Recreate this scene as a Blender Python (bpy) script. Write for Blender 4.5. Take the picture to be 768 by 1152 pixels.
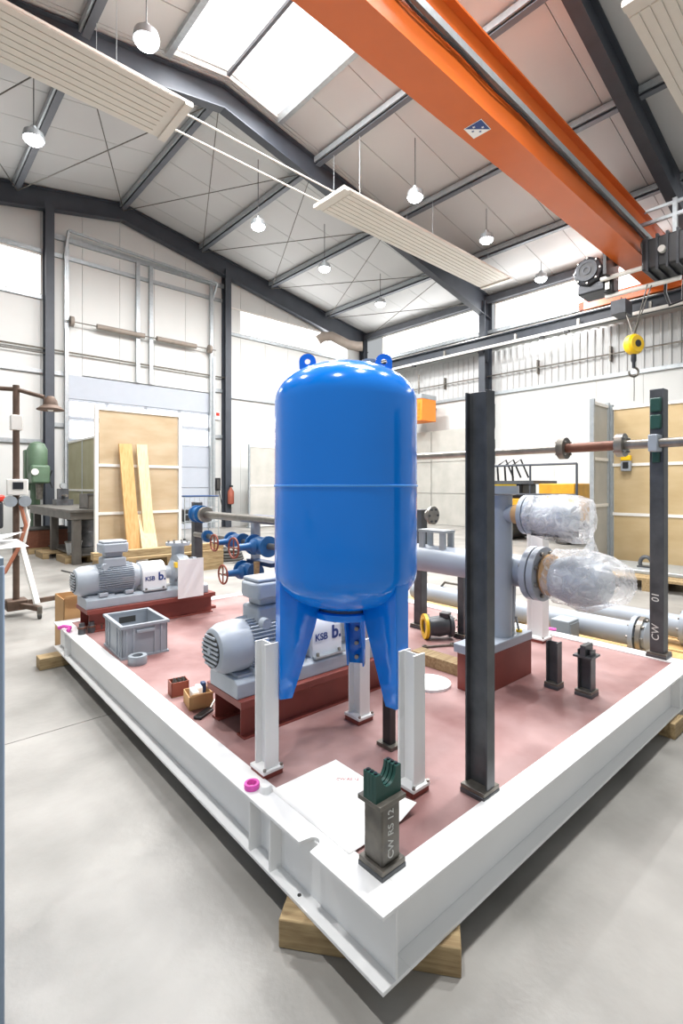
import bpy, bmesh, math, random
from mathutils import Vector, Matrix
for _o in list(bpy.data.objects): bpy.data.objects.remove(_o)
S = bpy.context.scene
COL = S.collection
random.seed(7)

# ---------------------------------------------------------------- camera, world, exposure
EYE = 1.29
cam_d = bpy.data.cameras.new('camera'); cam = bpy.data.objects.new('camera', cam_d); COL.objects.link(cam)
cam_d.sensor_fit = 'HORIZONTAL'; cam_d.sensor_width = 24.0; cam_d.lens = 24.0*564/768
cam_d.shift_y = -(576-547)/768; cam_d.clip_start = .05; cam_d.clip_end = 200
cam.location = (0, 0, EYE); cam.rotation_euler = (math.radians(90), 0, -math.radians(41.2))
S.camera = cam
W = bpy.data.worlds.new('world'); S.world = W; W.use_nodes = True
bg = W.node_tree.nodes['Background']; bg.inputs[0].default_value = (.93, .97, 1, 1); bg.inputs[1].default_value = .62
S.view_settings.view_transform = 'Standard'; S.view_settings.look = 'None'
S.view_settings.gamma = 1; S.view_settings.use_curve_mapping = False
S.view_settings.exposure = -.3
LAMP_W = 250.0
SKY_W = 1500.0
WIN_W = 70.0
PANE_E = 3.0

# ---------------------------------------------------------------- helpers
DELTA = math.radians(1.2)          # the hall is turned a little against the skid
def lin(h):
    h = h.lstrip('#'); o = []
    for i in (0, 2, 4):
        c = int(h[i:i+2], 16)/255
        o.append(c/12.92 if c <= .04045 else ((c+.055)/1.055)**2.4)
    return (*o, 1)
M = {}
def mat(name, hexc, rough=.5, metal=0., var=.06, scale=6., bump=0., bscale=60., hex2=None, stretch=(1, 1, 1), coat=0.):
    m = bpy.data.materials.new(name); m.use_nodes = True; nt = m.node_tree; N = nt.nodes; L = nt.links
    b = N['Principled BSDF']; b.inputs['Roughness'].default_value = rough; b.inputs['Metallic'].default_value = metal
    if coat: b.inputs['Coat Weight'].default_value = coat
    tc = N.new('ShaderNodeTexCoord'); mp = N.new('ShaderNodeMapping'); mp.inputs['Scale'].default_value = stretch
    L.new(tc.outputs['Object'], mp.inputs['Vector'])
    n = N.new('ShaderNodeTexNoise'); n.inputs['Scale'].default_value = scale; n.inputs['Detail'].default_value = 6
    L.new(mp.outputs[0], n.inputs['Vector'])
    r = N.new('ShaderNodeValToRGB'); c = lin(hexc)
    r.color_ramp.elements[0].position = .3; r.color_ramp.elements[1].position = .7
    if hex2: c2 = lin(hex2)
    else: c2 = tuple(min(1, x*(1+var)) for x in c[:3])+(1,); c = tuple(x*(1-var) for x in c[:3])+(1,)
    r.color_ramp.elements[0].color = c; r.color_ramp.elements[1].color = c2
    L.new(n.outputs['Fac'], r.inputs[0]); L.new(r.outputs[0], b.inputs['Base Color'])
    if bump:
        n2 = N.new('ShaderNodeTexNoise'); n2.inputs['Scale'].default_value = bscale; n2.inputs['Detail'].default_value = 4
        L.new(mp.outputs[0], n2.inputs['Vector'])
        bu = N.new('ShaderNodeBump'); bu.inputs['Strength'].default_value = bump; bu.inputs['Distance'].default_value = .01
        L.new(n2.outputs['Fac'], bu.inputs['Height']); L.new(bu.outputs[0], b.inputs['Normal'])
    M[name] = m; return m
def emis(name, col, st):
    m = bpy.data.materials.new(name); m.use_nodes = True; nt = m.node_tree
    b = nt.nodes['Principled BSDF']; b.inputs['Base Color'].default_value = (.8, .8, .8, 1)
    b.inputs['Emission Color'].default_value = col; b.inputs['Emission Strength'].default_value = st
    M[name] = m; return m
def film(name, alpha, col=(.95, .96, .98, 1)):      # crinkled clear sheet: partly open, partly scattering, glossy folds
    m = bpy.data.materials.new(name); m.use_nodes = True; nt = m.node_tree; N = nt.nodes; L = nt.links
    N.remove(N['Principled BSDF']); out = N['Material Output']
    n = N.new('ShaderNodeTexNoise'); n.inputs['Scale'].default_value = 16; n.inputs['Detail'].default_value = 5; n.inputs['Distortion'].default_value = 1.8
    tc = N.new('ShaderNodeTexCoord'); L.new(tc.outputs['Object'], n.inputs['Vector'])
    mr = N.new('ShaderNodeMapRange'); mr.inputs['From Min'].default_value = .35; mr.inputs['From Max'].default_value = .66
    mr.inputs['To Min'].default_value = alpha*.5; mr.inputs['To Max'].default_value = min(1, alpha*1.6)
    L.new(n.outputs['Fac'], mr.inputs['Value'])
    bu = N.new('ShaderNodeBump'); bu.inputs['Strength'].default_value = .8; bu.inputs['Distance'].default_value = .02
    L.new(n.outputs['Fac'], bu.inputs['Height'])
    df = N.new('ShaderNodeBsdfDiffuse'); df.inputs[0].default_value = col; tl = N.new('ShaderNodeBsdfTranslucent'); tl.inputs[0].default_value = col
    gl = N.new('ShaderNodeBsdfGlossy'); gl.inputs['Roughness'].default_value = .15; tr = N.new('ShaderNodeBsdfTransparent')
    for s_ in (df, gl, tl): L.new(bu.outputs[0], s_.inputs['Normal'])
    m1 = N.new('ShaderNodeMixShader'); m1.inputs[0].default_value = .5; L.new(df.outputs[0], m1.inputs[1]); L.new(tl.outputs[0], m1.inputs[2])
    m2 = N.new('ShaderNodeMixShader'); m2.inputs[0].default_value = .22; L.new(m1.outputs[0], m2.inputs[1]); L.new(gl.outputs[0], m2.inputs[2])
    m3 = N.new('ShaderNodeMixShader'); L.new(mr.outputs[0], m3.inputs[0]); L.new(tr.outputs[0], m3.inputs[1]); L.new(m2.outputs[0], m3.inputs[2])
    L.new(m3.outputs[0], out.inputs['Surface']); M[name] = m; return m

mat('white_steel', 'E9E9E8', .42, var=.03, scale=3)
mat('white_wall', 'CDCECB', .6, var=.03, scale=.8)
mat('ribbed', 'BCBDBC', .55, var=.03, scale=.8)
mat('roof_panel', 'BBBBBA', .6, var=.035, scale=.6)
mat('seam_blue', '4C9BEA', .3, var=.02)
mat('panel_cream', 'CDC8BE', .55, var=.02)
mat('rail_white', 'E2E0DA', .5, var=.03)
mat('dark_steel', '3B4048', .5, var=.12, scale=3)
mat('purlin', '5D6168', .5, var=.1, scale=3)
mat('galv', 'A9AFB2', .38, .5, var=.1, scale=14)
mat('concrete', '777570', .42, var=.09, scale=1.9, hex2='9C9994', bump=.15, bscale=25)
mat('deck_red', '7B5350', .55, hex2='A38380', scale=3.0, bump=.06, bscale=30)
mat('primer_red', '823F36', .5, var=.1, scale=8)
mat('blue_tank', '057FE6', .14, var=.015, scale=3)
mat('blue_dark', '12355F', .4, var=.1)
mat('blue_valve', '1D5C94', .4, var=.12, scale=12)
mat('pump_grey', 'A6ADB5', .38, var=.05, scale=9)
mat('pipe_grey', '9AA2AC', .32, var=.05, scale=5)
mat('guard_white', 'E4E6E8', .35, var=.02)
mat('logo_blue', '17397C', .4, var=.02)
mat('black_steel', '505255', .4, .35, var=.3, scale=10, bump=.05, bscale=30)
mat('mill_steel', '57544F', .4, .5, hex2='7A756C', scale=18)
mat('bare_steel', '8E8A83', .3, .75, var=.15, scale=18)
mat('brown_pipe', '6E4534', .45, .2, var=.15, scale=18)
mat('green_clamp', '1E4A42', .45, var=.08)
mat('chalk', 'D8D8D4', .9, var=.02)
mat('timber', 'AC966F', .75, hex2='826B4A', scale=7, stretch=(1, 9, 9), bump=.15, bscale=20)
mat('plank', 'D2AC76', .7, hex2='BE9258', scale=4, stretch=(10, 10, 1))
mat('plank_pale', 'DFCDA9', .7, hex2='D2BA8E', scale=4, stretch=(10, 10, 1))
mat('plywood', 'BEAC90', .65, hex2='AB9675', scale=1.6, stretch=(1, 1, 3))
mat('plywood_warm', 'C2AC85', .65, hex2='B29A70', scale=1.6, stretch=(1, 1, 3))
mat('cardboard', 'B48C5C', .8, hex2='C49E70', scale=4)
mat('crate_grey', '959BA2', .5, var=.04)
mat('tape_grey', '8C949A', .45, var=.05)
mat('pink', 'E458B8', .4, var=.04)
mat('paper', 'F3F2F0', .8, var=.01)
mat('red_ink', 'B04A4A', .8, var=.02)
mat('orange', 'CF6426', .27, var=.04, scale=2)
mat('orange_heater', 'F08428', .45, var=.03)
mat('orange_dark', '8A3A12', .5, var=.05)
mat('yellow', 'EFC21A', .4, var=.04)
mat('yellow_machine', 'C8921E', .5, var=.15, scale=5)
mat('black_plastic', '1E1F22', .4, var=.1)
mat('machine_dark', '33353A', .4, .3, var=.25, scale=8)
mat('green_machine', '566E58', .45, var=.12, scale=6)
mat('rust_pole', '5C4A3E', .6, .3, var=.25, scale=12)
mat('table_steel', '6B6863', .5, .4, var=.2, scale=5)
mat('screen_grey', 'A5A49D', .8, hex2='B5B3AC', scale=2.5)
mat('screen_green', 'A8A488', .8, hex2='989475', scale=2)
mat('hose_red', 'A86A50', .6, var=.05)
mat('cabinet_blue', '8FA0B4', .45, var=.04)
mat('door_panel', 'A6ACB5', .5, var=.02)
mat('red_box', '8E4A38', .6, var=.12)
mat('red_bright', 'C03020', .45, var=.05)
mat('rubber', '3A3936', .7, var=.1)
mat('hose_brown', '8A8076', .6, var=.1)
emis('pane', (1, 1, 1, 1), PANE_E)
emis('led', (1, 1, 1, 1), 26)
film('wrap', .36)
film('wrap_clear', .3)

class MB:
    def __init__(s): s.v = []; s.f = []
    def add(s, vs, fs):
        o = len(s.v); s.v += [tuple(p) for p in vs]; s.f += [tuple(i+o for i in f) for f in fs]; return s
    def box(s, x0, x1, y0, y1, z0, z1):
        return s.add([(x0,y0,z0),(x1,y0,z0),(x1,y1,z0),(x0,y1,z0),(x0,y0,z1),(x1,y0,z1),(x1,y1,z1),(x0,y1,z1)],
                     [(0,3,2,1),(4,5,6,7),(0,1,5,4),(1,2,6,5),(2,3,7,6),(3,0,4,7)])
    def bar(s, p0, p1, w, h, up=(0, 0, 1)):          # box along p0-p1, w sideways, h along up
        p0 = Vector(p0); p1 = Vector(p1); d = (p1-p0).normalized(); u = Vector(up)
        if abs(d.dot(u)) > .99: u = Vector((1, 0, 0))
        r = d.cross(u).normalized()*w/2; t = r.cross(d).normalized()*h/2
        return s.add([p0-r-t, p0+r-t, p0+r+t, p0-r+t, p1-r-t, p1+r-t, p1+r+t, p1-r+t],
                     [(0,1,2,3),(7,6,5,4),(0,4,5,1),(1,5,6,2),(2,6,7,3),(3,7,4,0)])
    def ext(s, pts, O, U, V, Wv):                    # 2D outline extruded along Wv
        O, U, V, Wv = map(Vector, (O, U, V, Wv)); n = len(pts)
        a = [O+U*p[0]+V*p[1] for p in pts]
        return s.add(a+[q+Wv for q in a], [tuple(range(n-1, -1, -1)), tuple(range(n, 2*n))]+[(i, (i+1) % n, n+(i+1) % n, n+i) for i in range(n)])
    def lathe(s, prof, O, A=(0, 0, 1), n=24, caps=True):   # prof: (radius, along)
        O = Vector(O); A = Vector(A).normalized(); t = Vector((1, 0, 0)) if abs(A.x) < .9 else Vector((0, 1, 0))
        U = A.cross(t).normalized(); V = A.cross(U); vs = []; fs = []
        for r, h in prof:
            for i in range(n):
                a = 2*math.pi*i/n; vs.append(O+A*h+(U*math.cos(a)+V*math.sin(a))*max(r, 1e-4))
        for k in range(len(prof)-1):
            for i in range(n): fs.append((k*n+i, k*n+(i+1) % n, (k+1)*n+(i+1) % n, (k+1)*n+i))
        if caps:
            fs.append(tuple(range(n-1, -1, -1))); m = (len(prof)-1)*n; fs.append(tuple(m+i for i in range(n)))
        return s.add(vs, fs)
    def cyl(s, p0, p1, r, r1=None, n=16):
        p0 = Vector(p0); p1 = Vector(p1); L = (p1-p0).length
        return s.lathe([(r, 0), (r if r1 is None else r1, L)], p0, p1-p0, n)
    def ring(s, p0, p1, ro, ri, n=24):
        p0 = Vector(p0); p1 = Vector(p1); L = (p1-p0).length
        return s.lathe([(ri, 0), (ro, 0), (ro, L), (ri, L), (ri, 0)], p0, p1-p0, n, caps=False)
    def tube(s, pts, r, n=8):
        pts = [Vector(p) for p in pts]; vs = []; fs = []
        prev = None
        for i, p in enumerate(pts):
            d = (pts[min(i+1, len(pts)-1)]-pts[max(i-1, 0)]).normalized()
            u = prev if prev is not None else (Vector((0, 0, 1)) if abs(d.z) < .9 else Vector((1, 0, 0)))
            u = (u-d*u.dot(d)).normalized(); prev = u; w = d.cross(u)
            for k in range(n):
                a = 2*math.pi*k/n; vs.append(p+(u*math.cos(a)+w*math.sin(a))*r)
        for i in range(len(pts)-1):
            for k in range(n): fs.append((i*n+k, i*n+(k+1) % n, (i+1)*n+(k+1) % n, (i+1)*n+k))
        fs.append(tuple(range(n-1, -1, -1))); m = (len(pts)-1)*n; fs.append(tuple(m+k for k in range(n)))
        return s.add(vs, fs)
    def build(s, name, m, parent=None, bev=0, smooth=True, loc=None, rz=0):
        me = bpy.data.meshes.new(name); me.from_pydata(s.v, [], s.f)
        bm = bmesh.new(); bm.from_mesh(me); bmesh.ops.recalc_face_normals(bm, faces=bm.faces); bm.to_mesh(me); bm.free()
        if smooth:
            for p in me.polygons: p.use_smooth = True
            me.set_sharp_from_angle(angle=math.radians(35))
        me.materials.append(M[m] if isinstance(m, str) else m)
        o = bpy.data.objects.new(name, me); COL.objects.link(o)
        if parent: o.parent = parent
        if loc: o.location = loc
        o.rotation_euler.z = rz
        if bev:
            b = o.modifiers.new('bevel', 'BEVEL'); b.width = bev; b.segments = 2; b.limit_method = 'ANGLE'
        return o
def ipe(h, b, tw, tf):            # I outline: u across the flange, v along the height, centred
    return [(-b/2,-h/2),(b/2,-h/2),(b/2,-h/2+tf),(tw/2,-h/2+tf),(tw/2,h/2-tf),(b/2,h/2-tf),(b/2,h/2),(-b/2,h/2),(-b/2,h/2-tf),(-tw/2,h/2-tf),(-tw/2,-h/2+tf),(-b/2,-h/2+tf)]
def rotz(p, a): c, s_ = math.cos(a), math.sin(a); return (p[0]*c-p[1]*s_, p[0]*s_+p[1]*c, p[2])
def tag(o, label, cat, group=None, kind=None):
    o['label'] = label; o['category'] = cat
    if group: o['group'] = group
    if kind: o['kind'] = kind
    return o
def thing(name, label, cat, loc=(0, 0, 0), rz=0, group=None):
    o = bpy.data.objects.new(name, None); COL.objects.link(o); o.location = loc; o.rotation_euler.z = rz
    o.empty_display_size = .1
    return tag(o, label, cat, group)
def hall(name, label, cat, loc=(0, 0, 0), rz=0, group=None):     # placed in the hall's own axes
    return thing(name, label, cat, rotz(loc, DELTA), rz+DELTA, group)
def struct(name):
    o = bpy.data.objects.new(name, None); COL.objects.link(o); o.rotation_euler.z = DELTA; o['kind'] = 'structure'; return o
def dup(root, loc=None, label=None, drz=0):
    r = root.copy(); COL.objects.link(r)
    if loc: r.location = loc
    r.rotation_euler.z += drz
    if label: r['label'] = label
    for ch in list(root.children):
        c = ch.copy(); COL.objects.link(c); c.parent = r
        for g in list(ch.children):
            d = g.copy(); COL.objects.link(d); d.parent = c
    return r
def text(name, body, size, O, X, Y, m, parent, ext=.0006, shear=0, bold=0):
    c = bpy.data.curves.new(name, 'FONT'); c.body = body; c.size = size; c.extrude = ext; c.shear = shear; c.offset = bold
    c.materials.append(M[m]); o = bpy.data.objects.new(name, c); COL.objects.link(o)
    X = Vector(X).normalized(); Y = Vector(Y).normalized(); Z = X.cross(Y)
    mw = Matrix((X, Y, Z)).transposed().to_4x4(); mw.translation = Vector(O)
    me = bpy.data.meshes.new_from_object(o.evaluated_get(bpy.context.evaluated_depsgraph_get()))
    bpy.data.objects.remove(o); me.name = name
    o = bpy.data.objects.new(name, me); COL.objects.link(o)
    if not me.materials: me.materials.append(M[m])
    o.parent = parent; o.matrix_basis = mw
    return o
def area(name, loc, size, power, rot=(0, 0, 0), parent=None, shape='DISK', size_y=None, col=(1, 1, 1)):
    d = bpy.data.lights.new(name, 'AREA'); d.shape = shape; d.size = size; d.energy = power; d.color = col
    if size_y: d.size_y = size_y
    o = bpy.data.objects.new(name, d); COL.objects.link(o); o.location = loc; o.rotation_euler = rot
    if parent: o.parent = parent
    return o
# ================================================================ THE HALL (own axes, turned by DELTA)
RX = 4.8                                   # ridge line
XR, YG, XL, YB = 14.3, 14.3, -4.7, -1.5    # right wall, gable wall, left eave, open back
def zr(x): return 9.0-.175*abs(x-RX)
# ---- floor: concrete slabs with narrow joints
fl = struct('floor')
MB().box(XL-3, XR+.3, YB-4, YG+.3, -.3, -.012).build('slab_bed', 'rubber', fl)
for (x0, x1) in ((XL-3, 4.4), (4.4, XR+.3)):
    for (y0, y1) in ((YB-4, 2.98), (2.98, 8.6), (8.6, YG+.3)):
        MB().box(x0+.003, x1-.003, y0+.003, y1-.003, -.2, 0).build('slab', 'concrete', fl)
# ---- gable wall: upright sandwich panels, girts, posts
wg = struct('wall_gable')
x = XL
while x < XR-.01:
    x1 = min(x+.95, XR)
    xm = (x+x1)/2
    lo, hi = 0, zr(xm)-.02
    segs = []
    if 1.2 < xm < 2.98: segs = [(0, 6.02), (7.1, hi)]
    elif 8.2 < xm < 13.4: segs = [(0, 6.2), (7.05, hi)]
    elif 3.5 < xm < 7.5: segs = [(4.2, hi)]
    else: segs = [(0, hi)]
    for a, b in segs: MB().box(x+.004, x1-.004, YG, YG+.1, a, b).build('panel', 'white_wall', wg)
    x = x1
MB().box(XL, XR, YG+.1, YG+.16, 0, 7.3).build('backing', 'white_wall', wg)
for xc, top in ((3.04, 8.3), (8.0, 8.1), (14.1, 7.1)):
    MB().ext(ipe(.26, .2, .012, .018), (xc, YG-.15, 0), (1, 0, 0), (0, 1, 0), (0, 0, top)).build('column', 'dark_steel', wg)
for (x0, x1, z) in ((1.0, 2.93, 7.15), (3.14, 7.9, 7.15), (1.0, 2.93, 6.0), (1.0, 2.93, 4.15), (8.1, 14, 6.18), (8.1, 14, 4.16), (3.14, 3.4, 4.16), (3.14, 3.4, 2.85), (7.5, 7.9, 4.3), (7.5, 7.9, 2.85), (1.0, 2.93, 2.4)):
    MB().box(x0, x1, YG-.07, YG, z-.05, z+.05).build('girt', 'galv', wg)
MB().box(3.1, 7.95, YG-.08, YG, 7.55, 7.68).build('girt', 'galv', wg)
for xc in (3.45, 5.25, 5.62, 7.5):
    MB().box(xc-.05, xc+.05, YG-.14, YG-.07, 4.2 if 4 < xc < 7 else 0, 7.55).build('post', 'galv', wg)
MB().cyl((1.0, YG-.1, 4.72), (8, YG-.1, 4.72), .025, n=8).build('pipe', 'bare_steel', wg)
MB().cyl((1.0, YG-.1, 4.6), (3, YG-.1, 4.6), .015, n=8).build('pipe', 'bare_steel', wg)
# ---- right wall: ribbed cladding above, smooth lining below
wr = struct('wall_right')
rib = []; y = YB
while y < YG:
    rib += [(y, 0), (y+.11, 0), (y+.13, -.03), (y+.18, -.03)]; y += .2
prof = [(p[0], p[1]) for p in rib]+[(rib[-1][0]+.02, .05), (rib[0][0], .05)]
for z0, z1 in ((4.26, 5.55), (5.7, 6.2)):
    MB().ext(prof, (XR, 0, z0), (0, 1, 0), (1, 0, 0), (0, 0, z1-z0)).build('cladding', 'ribbed', wr, smooth=False)
MB().box(XR+.06, XR+.16, YB, YG, 0, 6.3).build('backing', 'white_wall', wr)
MB().box(XR-.02, XR+.1, YB, YG, 7.1, 7.36).build('eave_panel', 'roof_panel', wr)
y = YB
while y < YG-.01:
    y1 = min(y+1.15, YG); MB().box(XR-.01, XR+.05, y+.003, y1-.003, 0, 4.18).build('panel', 'white_wall', wr); y = y1
MB().box(XR-.08, XR+.04, YB, YG, 4.17, 4.27).build('girt', 'galv', wr)
MB().box(XR-.1, XR+.04, YB, YG, 6.14, 6.24).build('girt', 'galv', wr)
MB().cyl((XR-.12, YB, 4.78), (XR-.12, YG, 4.78), .022, n=8).build('pipe', 'bare_steel', wr)
for yy in (12.4, 10.3, 7.0, 5.0): MB().box(XR-.14, XR, yy-.015, yy+.015, 4.6, 5.0).build('pipe_bracket', 'mill_steel', wr)
for yc in (8.66, 3.0):
    MB().ext(ipe(.42, .22, .014, .022), (XR-.22, yc, 0), (0, 1, 0), (1, 0, 0), (0, 0, 7.12)).build('column', 'dark_steel', wr)
MB().box(XR-.2, XR-.02, YB, YG, 7.1, 7.3).build('eave_beam', 'purlin', wr)
# ---- windows
wn = [0]
def window(axis, a0, a1, z0, z1, n):
    wn[0] += 1; w = struct('window_%d' % wn[0])
    def bx(p0, p1, q0, q1, d0, d1):
        return MB().box(p0, p1, YG+d0, YG+d1, q0, q1) if axis == 'x' else MB().box(XR+d0, XR+d1, p0, p1, q0, q1)
    for i in range(n):
        b0 = a0+(a1-a0)*i/n; b1 = a0+(a1-a0)*(i+1)/n
        bx(b0+.02, b1-.02, z0+.03, z1-.03, .02, .05).build('pane', 'pane', w)
    f = MB()
    for p0, p1, q0, q1 in ((a0, a1, z0, z0+.05), (a0, a1, z1-.05, z1), (a0, a0+.04, z0, z1), (a1-.04, a1, z0, z1)):
        g = bx(p0, p1, q0, q1, -.02, .06); f.add(g.v, g.f)
    for i in range(1, n):
        b0 = a0+(a1-a0)*i/n; g = bx(b0-.008, b0+.008, z0, z1, .0, .06); f.add(g.v, g.f)
    f.build('window_frame', 'rail_white', w)
    c = (a0+a1)/2; zc = (z0+z1)/2
    if axis == 'x': area('daylight', (c, YG-.16, zc), a1-a0, WIN_W*(a1-a0)/4, (-math.pi/2, 0, 0), w, 'RECTANGLE', z1-z0)
    else: area('daylight', (XR-.35, c, zc), z1-z0, WIN_W*(a1-a0)/4, (0, math.pi/2, 0), w, 'RECTANGLE', a1-a0)
window('y', 8.85, 13.3, 6.24, 7.1, 4)
window('y', 3.2, 8.45, 6.24, 7.1, 5)
window('y', -1.4, 2.8, 6.24, 7.1, 5)
window('x', 1.0, 2.93, 6.04, 7.1, 2)
window('x', 8.2, 13.4, 6.22, 7.05, 5)
# ---- sectional door
dr = struct('door_1')
zs = [0, .62, 1.24, 1.86, 2.48, 3.05, 3.55, 4.17]
for i in range(7):
    if i in (4, 5):
        z0, z1 = zs[i], zs[i+1]
        for a, b in ((3.5, 4.45), (4.45, 5.5), (5.5, 6.5), (6.5, 7.47)):
            MB().box(a+.03, b-.03, YG-.01, YG+.02, z0+.06, z1-.06).build('pane', 'pane', dr)
        f = MB()
        for a in (3.5, 4.45, 5.5, 6.5, 7.47): f.box(a-.04, a+.04, YG-.03, YG+.03, z0+.005, z1-.005)
        f.box(3.5, 7.47, YG-.03, YG+.03, z0+.005, z0+.06); f.box(3.5, 7.47, YG-.03, YG+.03, z1-.06, z1-.005)
        f.build('window_frame', 'door_panel', dr)
    else: MB().box(3.5, 7.47, YG-.03, YG+.03, zs[i]+.006, zs[i+1]-.006).build('panel', 'door_panel', dr, bev=.006)
MB().cyl((3.4, YG-.2, 5.5), (7.6, YG-.2, 5.5), .016, n=8).build('shaft', 'bare_steel', dr)
for a, b in ((4.15, 5.4), (5.75, 6.95)): MB().cyl((a, YG-.2, 5.5), (b, YG-.2, 5.5), .07, n=12).build('torsion_spring', 'hose_brown', dr)
for a in (3.55, 7.4): MB().cyl((a-.04, YG-.2, 5.5), (a+.04, YG-.2, 5.5), .13, n=14).build('cable_drum', 'hose_brown', dr)
for a in (3.44, 7.56): MB().box(a-.04, a+.04, YG-.18, YG-.08, 0, 5.3).build('track', 'galv', dr)
# ---- ceiling: sandwich panels between seams, skylight, rafters, purlins, bracing
ce = struct('ceiling')
SKX0, SKX1, SKY0, SKY1 = 3.62, 5.98, 2.4, 8.42
y = YB
while y < YG-.01:
    y1 = min(y+1.0, YG)
    for sgn, xe in ((1, XR+.1), (-1, XL)):
        segs = [(y, y1, RX)]
        sk = SKX1 if sgn > 0 else SKX0
        if y >= SKY0-.7 and y1 <= SKY1+.05: segs = [(y, y1, sk)]
        elif y < SKY1 < y1: segs = [(y, SKY1, sk), (SKY1, y1, RX)]
        for a, b, xs in segs:
            pts = [(xs, zr(xs)), (xe, zr(xe)), (xe, zr(xe)+.08), (xs, zr(xs)+.08)]
            MB().ext(pts, (0, a+.006, 0), (1, 0, 0), (0, 0, 1), (0, b-a-.012, 0)).build('panel', 'roof_panel', ce)
    y = y1
for sgn, xe in ((1, XR+.1), (-1, XL)):
    for a, b, xs in ((YB, 1.9, RX), (1.9, SKY1, SKX1 if sgn > 0 else SKX0), (SKY1, YG, RX)):
        MB().ext([(xs, zr(xs)+.09), (xe, zr(xe)+.09), (xe, zr(xe)+.12), (xs, zr(xs)+.12)], (0, a, 0), (1, 0, 0), (0, 0, 1), (0, b-a, 0)).build('roof_backing', 'rubber', ce)
def rafter(yc, d):
    for sgn, xe in ((1, XR-.05), (-1, XL)):
        zb = 6.62
        w = MB()
        top0, top1 = zr(RX)-.03, zr(xe)-.03
        w.ext([(RX, 8.53), (xe, zb), (xe, top1), (RX, top0)], (0, yc-.008, 0), (1, 0, 0), (0, 0, 1), (0, .016, 0))
        w.ext([(RX, 8.51), (xe, zb-.02), (xe, zb), (RX, 8.53)], (0, yc-d/2, 0), (1, 0, 0), (0, 0, 1), (0, d, 0))
        w.ext([(RX, top0-.02), (xe, top1-.02), (xe, top1), (RX, top0)], (0, yc-d/2, 0), (1, 0, 0), (0, 0, 1), (0, d, 0))
        w.build('rafter', 'dark_steel', ce)
for yc in (8.66, 3.0, 14.12): rafter(yc, .2)
bays = ((YB, 2.9), (3.1, 8.56), (8.76, 14.02))
for xp in (RX, 7.1, 9.6, 12.1, 2.35, -.1, -2.6):
    for a, b in bays:
        if xp == RX and a > 3 and a < 4: continue
        MB().ext(ipe(.2, .12, .01, .014), (xp, a, zr(xp)-.1-.015), (1, 0, 0), (0, 0, 1), (0, b-a, 0)).build('purlin', 'purlin', ce)
        MB().box(xp-.1, xp-.065, a, b, zr(xp)-.17, zr(xp)-.05).build('cable_tray', 'galv', ce)
def rod(x0, y0, x1, y1):
    MB().cyl((x0, y0, zr(x0)-.25), (x1, y1, zr(x1)-.25), .012, n=6).build('brace_rod', 'mill_steel', ce)
for a, b in ((-.1, 2.35), (2.35, RX), (RX, 7.1), (7.1, 9.6), (9.6, 12.1), (12.1, 14.1)):
    rod(a, 8.76, b, 14.0); rod(a, 14.0, b, 8.76)
for sgn in (1,):
    MB().bar((3.45, YG-.3, 7.75), (7.6, YG-.3, 7.55), .06, .06).build('door_stay', 'galv', ce)
    for xx, zz in ((3.45, 7.75), (7.6, 7.55)):
        MB().bar((xx, YG-.3, zz), (xx-.05, YG-.1, 7.1), .05, .05).build('door_stay', 'galv', ce)
sk = struct('window_6')
for sgn, xe in ((1, SKX1), (-1, SKX0)):
    for a, b in ((SKY0-.5, 3.6), (3.6, 5.2), (5.2, 6.8), (6.8, SKY1)):
        a = max(a, 1.9); pr = []; n = 8
        for i in range(n+1):
            t = i/n; X = RX+(xe-RX)*t; pr.append((X, zr(xe)+.45*math.cos(t*math.pi/2)+.06))
        pr2 = pr+[(p[0], p[1]+.02) for p in reversed(pr)]
        MB().ext(pr2, (0, a+.01, 0), (1, 0, 0), (0, 0, 1), (0, b-a-.02, 0)).build('pane', 'pane', sk)
MB().box(RX-.03, RX+.03, 1.9, SKY1, zr(RX)+.02, zr(RX)+.09).build('ridge_bar', 'purlin', sk)
for xe in (SKX0, SKX1): MB().box(xe-.05, xe+.05, 1.9, SKY1, zr(xe)-.1, zr(xe)+.1).build('curb', 'galv', sk)
for yy in (1.9, SKY1): MB().ext([(SKX0, zr(SKX0)), (RX, zr(RX)), (SKX1, zr(SKX1)), (SKX1, zr(SKX1)+.1), (RX, zr(RX)+.6), (SKX0, zr(SKX0)+.1)], (0, yy, 0), (1, 0, 0), (0, 0, 1), (0, .04, 0)).build('curb', 'rail_white', sk)
area('daylight', (RX, 5.2, 8.72), 2.0, SKY_W, (0, 0, 0), sk, 'RECTANGLE', 6.0)

# ================================================================ CRANE
rw = hall('crane_runway', 'long dark steel crane runway beam along the ribbed wall under the windows', 'crane runway', (13.8, 0, 0))
MB().ext(ipe(.34, .24, .014, .03), (0, YB, 5.72), (1, 0, 0), (0, 0, 1), (0, YG-.3-YB, 0)).build('beam', 'dark_steel', rw)
MB().box(-.03, .03, YB, YG-.3, 5.89, 5.94).build('rail', 'bare_steel', rw)
MB().box(-.2, -.13, YB, YG-.4, 5.5, 5.57).build('conductor_bar', 'rail_white', rw)
for yy in (12.3, 9.9, 7.4, 5.6, 3.9): MB().box(-.19, -.12, yy-.03, yy+.03, 5.53, 5.74).build('hanger', 'bare_steel', rw)
for yy in (11.2, 6.6, 5.9): MB().box(-.22, -.11, yy-.06, yy+.06, 5.44, 5.5).build('collector', 'black_plastic', rw)
for yy in (8.66, 3.0): MB().ext([(-.12, 5.55), (.3, 5.55), (.3, 5.2)], (0, yy-.08, 0), (1, 0, 0), (0, 0, 1), (0, .16, 0)).build('corbel', 'dark_steel', rw)
cr = hall('bridge_crane', 'orange bridge crane girder spanning the hall under the roof', 'crane', (5, 3.75, 6.1))
GX0, GX1 = -9.4, 8.75
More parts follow.
